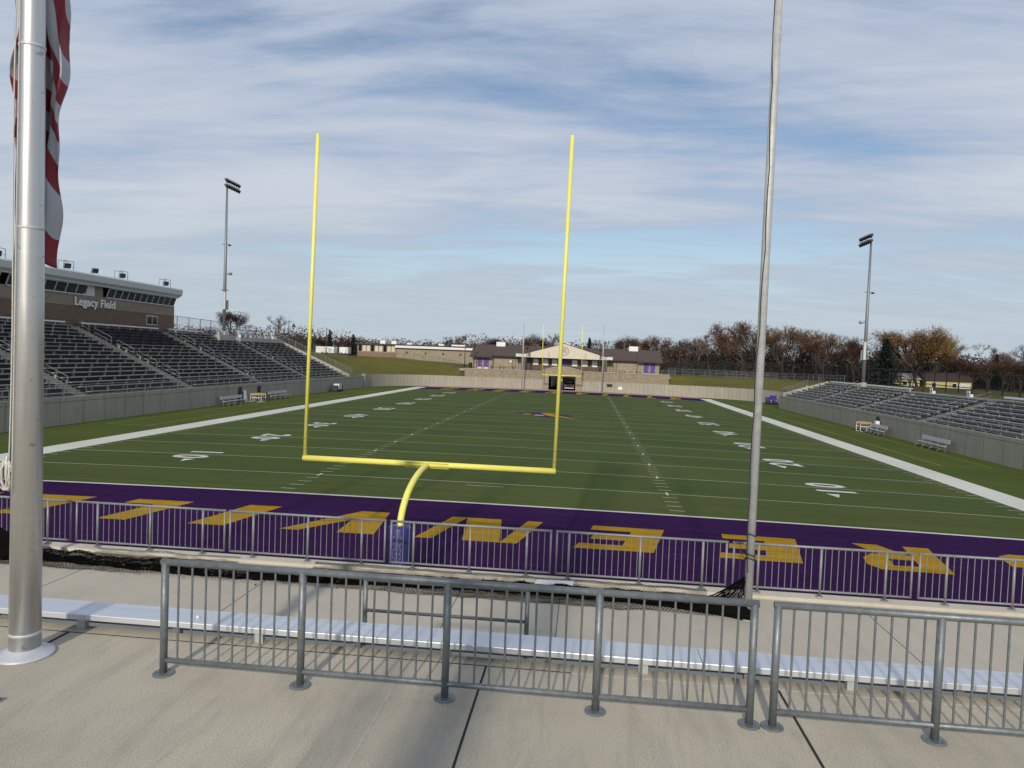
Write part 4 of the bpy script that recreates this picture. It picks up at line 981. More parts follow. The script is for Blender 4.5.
# ------------------------------------------------------------------ stadium light poles
def light_pole(x, y, z0, zt, s, lab):
    k0 = 1.5 if y < -20 else 1.0  # the added pole behind the camera is thickened to widen its shadow
    t = thing('light_pole', lab, 'light pole', (x, y, z0), 'stadium light poles')
    mb().lathe(x, y, [(.42,z0),(.42,z0+.55),(.36,z0+.6)], 16).build('footing', M['cap'], t)
    mb().tube([(x,y,z0+.3),(x,y,z0+8),(x,y,zt)], [.24*k0,.21*k0,.12*k0], 14).build('pole', M['steel'], t, smooth=True)
    for zz2, L in ((zt-.25, 0), (zt-1.0, 0)):
        arm = mb().tube([(x-s*.16, y-1.1, zz2), (x-s*.16, y+2.6, zz2)], .05, 8).build('crossarm', M['steel'], t)
        for k in range(6):
            yc = y-.95+k*.68; q = mb(); pts = [(x-s*.18, yc, zz2-.02), (x-s*.28, yc, zz2-.08), (x-s*.58, yc, zz2-.28)]
            q.tube(pts, [.08, .15, .25], 12); q.build('lamp', M['dark'], t, smooth=True)
            v_ = mb().tube([(x-s*.20, yc, zz2+.16), (x-s*.60, yc, zz2+.10)], .07, 8).build('ballast', M['alumat'], t, smooth=True)
    for zz2, dy, h in ((z0+3.6, -.34, 2.4), (z0+3.6, .34, 1.3)):
        mb().box(x-s*.35, x-s*.05, y+dy-.16, y+dy+.16, zz2, zz2+h).build('ballast_box', M['fascia'], t)
    p = mb(); p.tube([(x-s*.25, y, z0+8.7), (x-s*.95, y-.2, z0+8.5)], .10, 8); p.tube([(x-s*.7, y-.5, z0+8.6), (x-s*.7, y+.3, z0+8.6)], .22, 10); p.build('loudspeaker', M['galvl'], t, smooth=True)
    p = mb(); p.tube([(x-.5, y, z0+12.6), (x+.6, y, z0+12.6)], .04, 6); p.tube([(x+.4, y, z0+12.45), (x+.75, y, z0+12.5)], .10, 8); p.tube([(x-.6,y,z0+6.3),(x+.6,y,z0+6.3)], .05, 6); p.build('camera_arm', M['dark'], t)
    return t
light_pole(-46.1, 67.5, ZL+.10, 29.2, -1, 'tall stadium light pole behind the left bleachers')
light_pole(2.05, -36, ZP, 26, -1, 'stadium light pole added unseen behind the camera to cast a broad shadow on the plaza')  # unseen, added only for the wide shadow band it throws forward
light_pole(41.1, 71.7, ZR_, 24.2, 1, 'tall stadium light pole behind the right bleachers beside the dark spruce')

# ------------------------------------------------------------------ sideline furniture
M['bench'] = simple('dull_bench_metal', (.42, .43, .44), .5, .2, .15)
def team_bench(x, y, L, s, lab):
    t = thing('team_bench', lab, 'bench', (x, y, 0), 'aluminium team benches by the field walls')
    xa = sorted((x-s*.35, x-s*.05)); mb().box(xa[0], xa[1], y-L/2, y+L/2, .43, .48).build('seat', M['bench'], t)
    xb = sorted((x+s*.10, x+s*.15)); mb().hexa([(xb[0],y-L/2,.66),(xb[1],y-L/2,.66),(xb[1],y+L/2,.66),(xb[0],y+L/2,.66),(xb[0]+s*.06,y-L/2,.97),(xb[1]+s*.06,y-L/2,.97),(xb[1]+s*.06,y+L/2,.97),(xb[0]+s*.06,y+L/2,.97)]).build('backrest', M['bench'], t)
    for yy in (y-L*.42, y-L*.14, y+L*.14, y+L*.42):
        p = mb(); p.tube([(x+s*.2, yy, .9), (x+s*.02, yy, .43), (x-s*.02, yy, .02)], .025, 6); p.tube([(x-s*.02, yy, .42), (x-s*.55, yy, .15), (x-s*.6, yy, .02)], .02, 6); p.build('leg', M['steel'], t)
team_bench(-32.3, 43.4, 4.6, -1, 'silver team bench on the left sideline nearest the camera')
team_bench(-32.4, 55.0, 5.2, -1, 'silver team bench on the left sideline right of the yellow hurdles')
team_bench(32.35, 43.7, 3.6, 1, 'silver team bench on the right sideline beside the yellow hurdles')
team_bench(32.35, 32.6, 4.6, 1, 'silver team bench on the right sideline nearest the camera')
def hurdles(x, y, lab, n, mat):
    t = thing('hurdle_stack', lab, 'hurdles', (x, y, 0))
    for k in range(n):
        yy = y+k*.34; dx = .16*math.sin(k*2.1); p = mb()
        for q in (-.5, .5): p.tube([(x+q+dx, yy, .95), (x+q+dx, yy, .05), (x+q+dx, yy-.5, .03)], .02, 6)
        p.tube([(x-.5+dx, yy, .5), (x+.5+dx, yy, .5)], .018, 6); p.build('frame', M['white'], t); mb().box(x-.54+dx, x+.54+dx, yy-.02, yy+.015, .80, .97).build('board', M[mat], t)
M['tan'] = simple('yellow_board', (.40, .30, .10), .6); 
hurdles(-32.1, 48.0, 'stack of yellow and white hurdles against the left wall', 5, 'tan'); hurdles(32.2, 46.3, 'stack of yellow and white hurdles against the right wall', 4, 'tan')
for x, y, z1, lab in ((-32.96, 46.2, 1.75, 'narrow dark opening in the left wall by the white board'), (-32.96, 50.8, 1.70, 'narrow dark opening in the left wall right of the yellow hurdles'), (32.96, 45.2, 1.62, 'narrow dark opening in the right wall behind a bench')):
    t = thing('wall_locker', lab, 'locker', (x, y, 0)); s = 1 if x > 0 else -1; xx = sorted((x, x-s*.10))
    mb().box(xx[0], xx[1], y-.26, y+.26, .02, z1).build('door', M['black'], t); mb().box(min(x-s*.101, x-s*.13), max(x-s*.101, x-s*.13), y+.14, y+.17, .8, 1.0).build('handle', M['steel'], t)
t = thing('white_board', 'white board leaning on the left wall between the dark opening and the hurdles', 'board', (-32.7, 47.2, 0))
mb().hexa([(-32.75,46.85,.35),(-32.70,46.85,.35),(-32.70,47.45,.35),(-32.75,47.45,.35),(-32.92,46.85,1.35),(-32.87,46.85,1.35),(-32.87,47.45,1.35),(-32.92,47.45,1.35)]).build('panel', M['white'], t)
p = mb()
for yy in (46.9, 47.4): p.tube([(-32.72, yy, .36), (-32.5, yy, .02)], .02, 6)
p.build('foot', M['galvl'], t)
o = mb().lathe(-32.85, 51.35, [(.02,.0),(.30,.02),(.27,.3),(.18,.62),(.05,.78)], 10).build('equipment_bag', M['black'], org=(-32.85, 51.35, 0), smooth=True); tag(o, 'black equipment bag slumped against the left wall', 'bag')
o = mb().box(32.5, 32.85, 44.6, 45.0, .62, 1.25).build('equipment_box', M['white'], org=(32.7, 44.8, .5)); 
mb().box(32.55, 32.8, 44.65, 44.95, .0, .619).build('stand', M['steel'], o); tag(o, 'white box standing at the end of the right sideline bench by the hurdles', 'box')
t = thing('equipment_cart', 'white padded cart on the left sideline near the far corner', 'cart', (-32.1, 74.8, 0))
mb().prism([(73.9,.35),(75.7,.35),(75.4,1.15),(74.3,1.15)], 'x', -32.5, -31.7).build('body', M['fascia'], t)
for y in (73.75, 75.85): mb().hexa([(-32.5,y-.22,.1),(-31.7,y-.22,.1),(-31.7,y+.22,.1),(-32.5,y+.22,.1),(-32.5,y-.12,.95),(-31.7,y-.12,.95),(-31.7,y+.12,.95),(-32.5,y+.12,.95)]).build('end_pad', M['black'], t)
for y in (74.1, 75.5):
    for x in (-32.4, -31.8): mb().tube([(x-.04,y,.14),(x+.04,y,.14)], .14, 10).build('wheel', M['black'], t)
t = thing('utility_cart', 'small purple utility cart parked by the end of the right field wall', 'vehicle', (34.6, 92.5, 0))
p = mb(); p.prism([(91.2,.35),(93.9,.35),(93.9,1.05),(93.0,1.15),(92.6,.78),(91.2,.90)], 'x', 33.9, 35.3); smooth_bevel(p.build('body', M['purplev'], t), .05)
p = mb(); p.tube([(34.6,92.9,.9),(34.6,92.6,1.25)], .03, 6); p.tube([(34.42,92.55,1.25),(34.6,92.62,1.33),(34.78,92.55,1.25)], .02, 6); p.build('steering_wheel', M['dark'], t)
mb().box(34.1, 35.15, 91.55, 91.7, .85, 1.45).build('seat_back', M['purplev'], t)
mb().box(34.1, 35.15, 91.9, 92.45, .80, 1.0).build('seat', M['black'], t)
for x in (34.0, 35.05):
    for y in (91.65, 93.45): mb().tube([(x,y,.28),(x+.2,y,.28)], .28, 16).build('wheel', M['black'], t)
for x in (34.15, 34.95): mb().box(x, x+.15, 91.16, 91.195, .58, .70).build('headlight', M['fascia'], t)
#PART3
# ------------------------------------------------------------------ far field house
M['porchshade'] = simple('porch_shade_brown', (.12, .085, .06), .9)  # brown that holds the shade of the recessed porch
a = mb(); a.box(-19.6, 19.9, 106.86, 113.7, 3.2, 3.5); a.build('upper_plaza', M['cap'], kind='structure')
ZB = 3.5
t = thing('field_house', 'tan block field house with a brown roof and a cream gable above the tunnel', 'building', (0, 118, ZB))
p = mb(); p.wall([(-14.2, 114.0), (14.3, 114.0)], ZB-.3, 6.25, .3); p.wall([(-18.2, 113.7), (-14.2, 113.7)], ZB-.3, 6.0, .3); p.wall([(14.3, 113.7), (18.5, 113.7)], ZB-.3, 6.15, .3)
p.wall([(-18.2, 124), (-18.2, 114.0)], ZB-.3, 6.0, .3); p.wall([(18.5, 114.0), (18.5, 124)], ZB-.3, 6.1, .3); p.wall([(18.2, 124), (-17.9, 124)], ZB-.3, 6.1, .3); p.build('wall', M['brickt'], t)
def roof(x0, x1, ye, ze, name='roof'):
    q = mb(); yr, zr = 119, 8.45
    L = math.hypot(yr-ye, zr-ze)
    for sgn in (1, -1):
        ya = ye if sgn > 0 else 2*yr-ye
        v = [(x0,ya,ze),(x1,ya,ze),(x1,yr,zr),(x0,yr,zr)]; uvq = [(x0,0),(x1,0),(x1,L),(x0,L)]
        if sgn < 0: v = v[::-1]; uvq = uvq[::-1]
        q.face(v, uvq); q.face([(a_[0],a_[1],a_[2]-.18) for a_ in v[::-1]], uvq[::-1])
    q.box(x0, x1, ye-.02, ye+.05, ze-.22, ze+.005); q.box(x0, x1, 2*yr-ye-.05, 2*yr-ye+.02, ze-.22, ze+.005)
    for x in (x0, x1): q.face([(x,ye,ze-.18),(x,yr,zr-.18),(x,2*yr-ye,ze-.18),(x,2*yr-ye,ze),(x,yr,zr),(x,ye,ze)])
    return q.build(name, M['roof'], t)
r1 = roof(-14.25, 14.3, 113.3, 6.28); roof(-18.7, -14.28, 112.7, 5.98); roof(14.33, 19.0, 112.7, 6.12)
p = mb(); p.box(-14.2, 14.25, 113.45, 113.98, 5.92, 6.06); p.build('soffit', M['brownm'], t)
for x0, x1, z in ((-14.1, -12.3, 8.3), (-.75, 1.05, 8.5), (12.8, 14.6, 8.35)):
    mb().box(x0, x1, 118.2, 119.8, z-.35, z+.75).build('roof_ventilator', M['white'], r1)
# pediment porch
p = mb(); pd = [(-8.4, 6.15), (8.4, 6.15), (8.4, 6.72), (7.6, 6.80), (0, 9.0), (-7.6, 6.80), (-8.4, 6.72)]
p.prism([(x, z) for x, z in pd], 'y', 111.6, 112.0); g = p.build('gable', M['cream'], t)
q = mb(); 
q.prism([(-8.4,6.73),(0,9.16),(8.4,6.73),(8.4,6.60),(0,9.02),(-8.4,6.60)], 'y', 112.01, 118.8); q.build('porch_roof', M['roof'], t)
q = mb(); q.box(-8.3, 8.3, 112.02, 113.98, 6.12, 6.2); q.build('porch_ceiling', M['brownm'], t)
for s in (-1, 1): mb().box(s*7.9-.42, s*7.9+.42, 111.7, 112.5, ZB, 6.149).build('porch_pillar', M['brickd'], t)
for s in (-1, 1): mb().box(s*8.9-.5, s*8.9+.5, 111.55, 111.99, 6.2, 6.78).build('gable_return', M['fascia'], t)
mb().box(-7.45, 7.45, 113.90, 113.97, ZB+.01, 6.12).build('porch_shade_panel', M['porchshade'], t)  # dark panel over the tan wall, porch shade put into its colour
ring = mb()
for k in range(28):
    a0, a1 = 2*math.pi*k/28, 2*math.pi*(k+1)/28
    for r0, r1_ in ((.78, .92), (.52, .58)):
        ring.face([(r0*math.cos(a0),111.59,7.55+r0*math.sin(a0)),(r1_*math.cos(a0),111.59,7.55+r1_*math.sin(a0)),(r1_*math.cos(a1),111.59,7.55+r1_*math.sin(a1)),(r0*math.cos(a1),111.59,7.55+r0*math.sin(a1))])
ring.face([(-.1,111.588,8.2),(.1,111.588,8.2),(.45,111.588,7.2),(.28,111.588,7.2)]); ring.face([(-.1,111.585,8.2),(.1,111.585,8.2),(-.28,111.585,7.2),(-.45,111.585,7.2)]); ring.face([(-.28,111.58,7.38),(.28,111.58,7.38),(.24,111.58,7.52),(-.24,111.58,7.52)])
ring.build('gable_emblem', M['steel'], g)
for x in (-5.6, -3.65, -1.85, 2.1, 4.1, 6.0):
    wf = mb().box(x-.52, x+.52, 113.8, 113.895, 4.75, 6.02).build('window_board', M['white'], t)
    mb().box(x-.56, x+.56, 113.76, 113.895, 4.64, 4.74).build('sill', M['cap'], wf)
for x, w_, zt in ((.1, .55, 5.9), (-16.75, .45, 5.65), (-15.45, .48, 5.65), (16.0, .48, 5.85), (17.25, .45, 5.85)):
    yy = 113.8 if abs(x) < 1 else 113.6
    d = mb().box(x-w_, x+w_, yy, yy+.085, ZB+.02 if abs(x) > 1 else 4.7, zt).build('door', M['purple'], t)
    if abs(x) > 1: mb().box(x+w_-.16, x+w_-.1, yy-.05, yy-.002, 4.4, 4.6).build('handle', M['fascia'], d); mb().box(x-w_+.05, x+w_-.05, yy-.012, yy-.004, ZB+.05, ZB+.35).build('kick_plate', M['fascia'], d)
p = mb()
for s in (-1, 1):
    for i in range(3):
        for k in range(6): p.box(s*9.0+i*s*.62-.11, s*9.0+i*s*.62+.11, 113.97, 113.992, 3.9+k*.36, 4.06+k*.36)
p.build('pierced_blocks', M['brownm'], t)
for x in (-10.6,): mb().box(x-.2, x+.2, 113.9, 113.99, 5.0, 5.35).build('wall_lamp', M['white'], t)
for x in (-14.1, 14.25): mb().tube([(x, 113.62 if abs(x) > 14.2 else 113.92, 3.55), (x, 113.62 if abs(x) > 14.2 else 113.92, 6.0)], .06, 6).build('downpipe', M['brownm'], t)
rail_fence('porch_rail', 'short dark rail on the upper plaza left of the porch', [(-7.3,110.4,ZB),(-4.6,110.4,ZB)], 1.0, .9, 'dark', None, .025, midrails=(.5,), cat='railing')
rail_fence('porch_rail', 'short dark rail on the upper plaza right of the porch', [(6.2,110.4,ZB),(7.4,110.4,ZB)], 1.0, .6, 'dark', None, .025, midrails=(.5,), cat='railing')
rail_fence('berm_fence', 'grey rail fence on the upper plaza right of the field house', [(18.8,112.2,ZB),(21.5,113.2,3.6)], 1.1, 1.2, 'steel', 'gz', .03)
# gym and school block behind
t = thing('gym_building', 'long windowless tan gym with a white roof band left of the field house', 'building', (-29, 136, 3.5))
p = mb(); p.wall([(-38.0, 129), (-20.6, 129)], 2.5, 7.0, .4); p.wall([(-20.6, 129.4), (-20.6, 150)], 2.5, 7.0, .4); p.wall([(-38.0, 150), (-38.0, 129.4)], 2.5, 7.0, .4); p.build('wall', M['brickt'], t)
p = mb(); p.box(-38.2, -20.4, 128.7, 150, 7.001, 7.16); p.build('dark_trim', M['brownm'], t); p = mb(); p.box(-38.15, -20.45, 128.75, 150, 7.161, 7.72); p.build('white_band', M['white'], t); p = mb(); p.box(-38.3, -20.3, 128.6, 150.2, 7.721, 7.95); rf = p.build('roof', M['brownm'], t)
for x, w_ in ((-36.5, .6), (-29, .6), (-25.0, 1.6)): mb().box(x-w_, x+w_, 135, 137, 7.951, 8.35).build('roof_vent', M['white'], rf)
for x in (-35.5, -31.2, -27.3, -23.4): mb().box(x-.18, x+.18, 128.8, 128.99, 6.0, 6.3).build('wall_lamp', M['dark'], t)
mb().box(-35.2, -34.3, 128.93, 128.99, 2.9, 4.6).build('door', M['steel'], t)
t = thing('school_block', 'older block with a red brick base and tan window strip at the far left', 'building', (-43, 136, 4))
p = mb(); p.wall([(-47.5, 131), (-38.6, 131)], 3, 5.9, .4); p.build('red_wall', M['brickr'], t); p = mb(); p.wall([(-47.5, 131), (-38.6, 131)], 5.901, 7.6, .4); p.build('upper_wall', M['brickt'], t)
p = mb(); p.wall([(-38.6, 131.4), (-38.6, 148)], 3, 7.6, .4); p.wall([(-47.5, 148), (-47.5, 131.4)], 3, 7.6, .4); p.build('side_wall', M['brickt'], t)
for k in range(9): mb().box(-47.2+k*.96, -46.5+k*.96, 130.93, 130.99, 6.15, 7.45).build('window', M['cream'] if k % 3 else M['glass'], t)
p = mb(); p.box(-47.8, -38.3, 130.6, 148.3, 7.601, 7.95); rf = p.build('roof', M['brownm'], t)
for x in (-42.5, -39.9): mb().box(x-.6, x+.6, 134, 136, 7.951, 8.7).build('roof_vent', M['white'], rf)
def trailer(x, y, lab, L):
    t = thing('trailer', lab, 'trailer', (x, y, 5.0)); z = 4.9
    smooth_bevel(mb().box(x-L/2, x+L/2, y-1.2, y+1.2, z+.45, z+1.9).build('body', M['white'], t), .08)
    for q in (-.5, .5): mb().tube([(x+q, y-1.24, z+.33), (x+q, y-1.05, z+.33)], .33, 14).build('wheel', M['black'], t)
    mb().box(x+L*.2, x+L*.2+.7, y-1.215, y-1.203, z+.6, z+1.7).build('door', M['fascia'], t)
trailer(-53.6, 128, 'white trailer parked at the left edge of the school block', 4.2); trailer(-50.0, 130, 'smaller white trailer right beside the school block', 2.0)
# lamp posts
def lamp_post(x, y, z0, h, arm, lab):
    t = thing('lamp_post', lab, 'street lamp', (x, y, z0), 'black lamp posts')
    mb().tube([(x,y,z0),(x,y,z0+.8),(x,y,z0+h)], [.13,.085,.06], 10).build('post', M['dark'], t, smooth=True)
    if arm:
        mb().tube([(x,y,z0+h*.93),(x+arm*.5,y,z0+h*.96),(x+arm,y,z0+h*.92),(x+arm,y,z0+h*.87)], .035, 6).build('arm', M['dark'], t)
        mb().lathe(x+arm, y, [(.36,z0+h*.77),(.33,z0+h*.80),(.16,z0+h*.86),(.06,z0+h*.88)], 12).build('lamp_shade', M['dark'], t)
    else: mb().lathe(x, y, [(.12,z0+h-.75),(.24,z0+h-.5),(.20,z0+h-.1),(.05,z0+h+.1)], 10).build('lamp_head', M['dark'], t)
lamp_post(-52.7, 105, 5.3, 6.3, .95, 'black hooked lamp post left of the goal post upright')
lamp_post(-48.9, 115, 5.0, 5.5, .95, 'black hooked lamp post just right of the left upright')
lamp_post(-19.3, 110.8, 3.6, 6.1, 0, 'black lamp post at the right end of the tan gym')
lamp_post(-17.6, 111.6, 3.5, 5.0, 0, 'shorter black lamp post at the left corner of the field house')
lamp_post(-7.0, 109, 3.5, 4.9, 0, 'black lamp post left of the cream gable'); lamp_post(6.9, 109, 3.5, 5.0, 0, 'black lamp post right of the cream gable')
lamp_post(23.5, 124, 3.5, 7.2, 0, 'black lamp post beyond the right end of the field house')
def picnic(x, y, lab, w_=1.0):
    t = thing('picnic_table', lab, 'table', (x, y, ZB), 'dark picnic tables on the upper plaza')
    mb().box(x-w_, x+w_, y-.38, y+.38, ZB+.70, ZB+.75).build('tabletop', M['dark'], t)
    for s in (-1, 1): mb().box(x-w_, x+w_, y+s*.75-.14, y+s*.75+.14, ZB+.42, ZB+.46).build('seat', M['dark'], t)
    for q in (-.7, .7):
        p = mb(); p.tube([(x+q*w_, y-.7, ZB), (x+q*w_, y-.1, ZB+.7)], .04, 6); p.tube([(x+q*w_, y+.7, ZB), (x+q*w_, y+.1, ZB+.7)], .04, 6); p.tube([(x+q*w_, y-.75, ZB+.41), (x+q*w_, y+.75, ZB+.41)], .03, 6); p.build('leg', M['dark'], t)
for x, lab, w_ in ((-13.0, 'dark picnic table nearest the left purple doors', 1.2), (-10.5, 'dark picnic table between the left purple doors and the porch', 1.3), (11.2, 'dark picnic table right of the porch', .7), (14.2, 'dark picnic table in front of the right purple doors', .5)): picnic(x, 109.6, lab, w_)
def chair(x, y, rz, lab):
    t = thing('plaza_chair', lab, 'chair', (x, y, ZB), 'dark chairs on the upper plaza'); 
    mb().box(x-.22, x+.22, y-.22, y+.22, ZB+.42, ZB+.46).build('seat', M['dark'], t); mb().box(x-.22+ .4*rz, x-.18+.4*rz, y-.22, y+.22, ZB+.461, ZB+.88).build('backrest', M['dark'], t)
    for q in (-.19, .19):
        for r in (-.19, .19): mb().tube([(x+q, y+r, ZB), (x+q, y+r, ZB+.42)], .02, 5, False).build('leg', M['dark'], t)
for x, rz, lab in ((10.0, 0, 'dark chair left of the table right of the porch'), (12.5, 1, 'dark chair right of the table right of the porch'), (13.2, 0, 'dark chair left of the table by the right purple doors')): chair(x, 109.5, rz, lab)
t = thing('trash_bin', 'black trash bin on the upper plaza at its left end', 'bin', (-17.9, 109.3, ZB))
mb().lathe(-17.9, 109.3, [(.30,ZB),(.36,ZB+1.0),(.38,ZB+1.02)], 14).build('body', M['black'], t); mb().lathe(-17.9, 109.3, [(.40,ZB+1.021),(.36,ZB+1.15),(.1,ZB+1.25)], 14).build('lid', M['dark'], t)

# houses and car behind the right bleachers
def house(x, y, z, w_, d_, hw_, hr, mw, mr, lab, garage):
    t = thing('house', lab, 'house', (x, y, z))
    mb().box(x-w_/2, x+w_/2, y-d_/2, y+d_/2, z, z+hw_).build('wall', M[mw], t)
    p = mb(); p.prism([(y-d_/2-.4, z+hw_-.05), (y+d_/2+.4, z+hw_-.05), (y, z+hr)], 'x', x-w_/2-.4, x+w_/2+.4); p.build('roof', M[mr], t)
    for q in (-.33, .12):
        f = mb().box(x+q*w_-.55, x+q*w_+.55, y-d_/2-.05, y-d_/2-.003, z+1.0, z+2.1).build('window', M['white'], t); mb().box(x+q*w_-.45, x+q*w_+.45, y-d_/2-.06, y-d_/2-.051, z+1.1, z+2.0).build('pane', M['glass'], f)
    if garage: mb().box(x+w_*.20, x+w_*.45, y-d_/2-.05, y-d_/2-.003, z+.05, z+2.1).build('garage_door', M['white'], t)
    else: mb().box(x+w_*.30, x+w_*.42, y-d_/2-.05, y-d_/2-.003, z+.05, z+2.1).build('door', M['white'], t)
house(77.5, 151, 1.9, 8.6, 6, 2.5, 3.9, 'yellowish', 'paleroof', 'small pale yellow house with a light grey roof behind the black fence', False)
house(87.8, 150, 1.75, 10, 6, 2.6, 4.4, 'yellowish', 'roof', 'pale yellow house with a brown roof and white garage behind the black fence', True)
t = thing('parked_car', 'dark blue car parked in front of the brown roofed yellow house', 'car', (81.8, 138, 1.3))
p = mb(); p.prism([(79.6,1.6),(84.0,1.6),(84.0,2.25),(83.3,2.35),(80.0,2.4),(79.6,2.2)], 'y', 137.1, 138.9); smooth_bevel(p.build('body', M['brownm'], t), .06)
bpy.data.objects['body'] if False else None
p = mb(); p.prism([(80.1,2.38),(83.2,2.34),(82.5,2.95),(80.5,2.95)], 'y', 137.2, 138.8); c = p.build('cabin', M['glass'], t)
for x in (80.4, 83.1):
    for y in (137.08, 138.75): mb().tube([(x,y,1.62),(x,y+.18,1.62)], .33, 14).build('wheel', M['black'], t)

# ------------------------------------------------------------------ trees
def grow(rng, H, clear, spread, levels, kids, r0, lean=.0):
    segs = []; tips = []
    def rec(p, d, L, r, lv):
        q = p; dd = d.copy(); n = 3; pts = [p.copy()]
        for k in range(n):
            dd = (dd+Vector((rng.gauss(0,.13), rng.gauss(0,.13), rng.gauss(.05,.08)))).normalized(); q = q+dd*(L/n); pts.append(q.copy())
        segs.append((pts, r, r*.62, lv))
        if lv >= levels: tips.append((q, dd)); return
        for k in range(kids+(1 if rng.random() < .35 else 0)):
            ang = rng.uniform(.3, .75)*spread; az = rng.uniform(0, 6.283); ax = dd.orthogonal().normalized(); ax.rotate(Matrix.Rotation(az, 3, dd)); nd = dd.copy(); nd.rotate(Matrix.Rotation(ang, 3, ax)); nd = (nd+Vector((0,0,.16))).normalized()
            st = pts[-1] if k < 2 else pts[-2]; rec(st, nd, L*rng.uniform(.62, .82), r*.6, lv+1)
        if lv >= levels-2: tips.append((q, dd))
    rec(Vector((0,0,-.3)), Vector((lean,0,1)).normalized(), H*clear, r0, 0)
    return segs, tips
def make_tree(name, seed, H, clear, spread, levels, kids, leaf, bark, nleaf, lsize, ltw, twig, tw_n, kind_leaf=True, clump=.7):
    rng = random.Random(seed); segs, tips = grow(rng, H, clear, spread, levels, kids, H*.022)
    mz = max(q.z for q, _ in tips)
    k_ = H*.96/mz; 
    root = bpy.data.objects.new(name, None); col.objects.link(root); ORG[root.name] = Vector((0,0,0))
    tk = mb(); cr = mb()
    for pts, ra, rb, lv in segs:
        P = [q*k_ for q in pts]; n = len(P)
        if lv <= 2: tk.tube(P, [ra+(rb-ra)*j/(n-1) for j in range(n)], 6 if lv < 2 else 4, False)
        else: (tk if leaf is not None and twig is None else cr).tube(P, [max(.016, ra+(rb-ra)*j/(n-1)) for j in range(n)], 3, False)
    for q, d in tips:
        q = q*k_
        for j in range(tw_n):
            dd = (d+Vector((rng.gauss(0,.5), rng.gauss(0,.5), rng.gauss(.15,.4)))).normalized(); L = H*rng.uniform(.04, .10); s = dd.orthogonal().normalized()*rng.uniform(.014, .028)
            e = q+dd*L; cr.face([q-s, q+s, e+s*.3, e-s*.3])
            for z in range(2):
                d2 = (dd+Vector((rng.gauss(0,.6), rng.gauss(0,.6), rng.gauss(.1,.5)))).normalized(); m_ = q+dd*L*rng.uniform(.3,.9); s2 = d2.orthogonal().normalized()*.012; e2 = m_+d2*L*.6; cr.face([m_-s2, m_+s2, e2])
        for j in range(nleaf):
            c = q+Vector([max(-1.35, min(1.35, rng.gauss(0, 1)))*clump*k3 for k3 in (1, 1, .8)]); s = lsize*rng.uniform(.5, 1.3)
            u = Vector((rng.gauss(0,1), rng.gauss(0,1), rng.gauss(0,1))).normalized(); v = u.orthogonal().normalized(); v.rotate(Matrix.Rotation(rng.uniform(0,6.28), 3, u)); w2 = u.cross(v)
            cr.face([c-v*s, c+w2*s*.7, c+v*s, c-w2*s*.7])
    tk.build('trunk', M[bark], root); cr.build('crown', M[leaf or twig], root); root['H'] = H
    return root
def make_spruce(name, seed, H, rad):
    rng = random.Random(seed); root = bpy.data.objects.new(name, None); col.objects.link(root); ORG[root.name] = Vector((0,0,0))
    mb().tube([(0,0,-.2),(0,0,H*.5),(0,0,H*.98)], [H*.022,H*.014,.02], 7).build('trunk', M['barkm'], root)
    cr = mb(); z = H*.05
    while z < H*.985:
        f = 1-z/H; rr = rad*(f**.85)*rng.uniform(.85, 1.1)+.08; n = max(5, int(7+rr*4.5)); a0 = rng.uniform(0, 6.28)
        for k in range(n):
            th = a0+6.283*k/n+rng.gauss(0,.15); L = rr*rng.uniform(.72, 1.1); d = Vector((math.cos(th), math.sin(th), 0)); droop = -.25*L
            ns = max(3, int(L*5))
            for j in range(ns):
                tt = (j+.6)/ns; c = Vector((0,0,z))+d*L*tt+Vector((0,0,droop*tt+.1*L*tt*tt))
                for _ in range(3):
                    s = rng.uniform(.16, .34)*(1.15-.5*tt)*min(1.2, .5+rad/3); o_ = Vector((rng.gauss(0,.08), rng.gauss(0,.08), rng.gauss(0,.07)))
                    v = (d+Vector((rng.gauss(0,.5), rng.gauss(0,.5), rng.gauss(-.25,.3)))).normalized(); w2 = v.orthogonal().normalized(); w2.rotate(Matrix.Rotation(rng.uniform(0,6.28), 3, v))
                    cr.face([c+o_-v*s*.5, c+o_+w2*s*.36, c+o_+v*s, c+o_-w2*s*.36])
        z += .18+.22*f*(H/12)
    cr.build('crown', M['conifer'], root); root['H'] = H
    return root
PROTO = {
 'oak': [make_tree('oak_tree', s, 12, .22, 1.15, 4, 3, 'russet', 'barkm', 42, .115, .6, None, 8, clump=.9) for s in (1, 2)],
 'maroon': [make_tree('oak_tree', 3, 12, .22, 1.1, 4, 3, 'maroon', 'barkm', 40, .115, .6, None, 6, clump=.9)],
 'gold': [make_tree('maple_tree', 23, 13, .07, .62, 4, 4, 'golden', 'barkm', 12, .11, .6, None, 5, clump=.9)],
 'bare': [make_tree('bare_tree', s, 12, .20, 1.0, 5, 2, None, 'barkl', 0, .1, .6, 'twig', 11) for s in (11, 12, 13)],
 'bared': [make_tree('bare_tree', 14, 12, .20, 1.0, 5, 2, None, 'barkm', 0, .1, .6, 'twigd', 11)],
 'sparse': [make_tree('oak_tree', 21, 12, .20, 1.05, 4, 3, 'russet', 'barkm', 14, .10, .6, None, 8)],
 'red': [make_tree('maple_tree', 31, 8, .2, 1.1, 4, 3, 'redl', 'barkm', 26, .085, .6, None, 6, clump=.45)],
 'spruce': [make_spruce('spruce_tree', 41, 12, 2.7), make_spruce('spruce_tree', 42, 6, 1.7)],
}
USED = set()
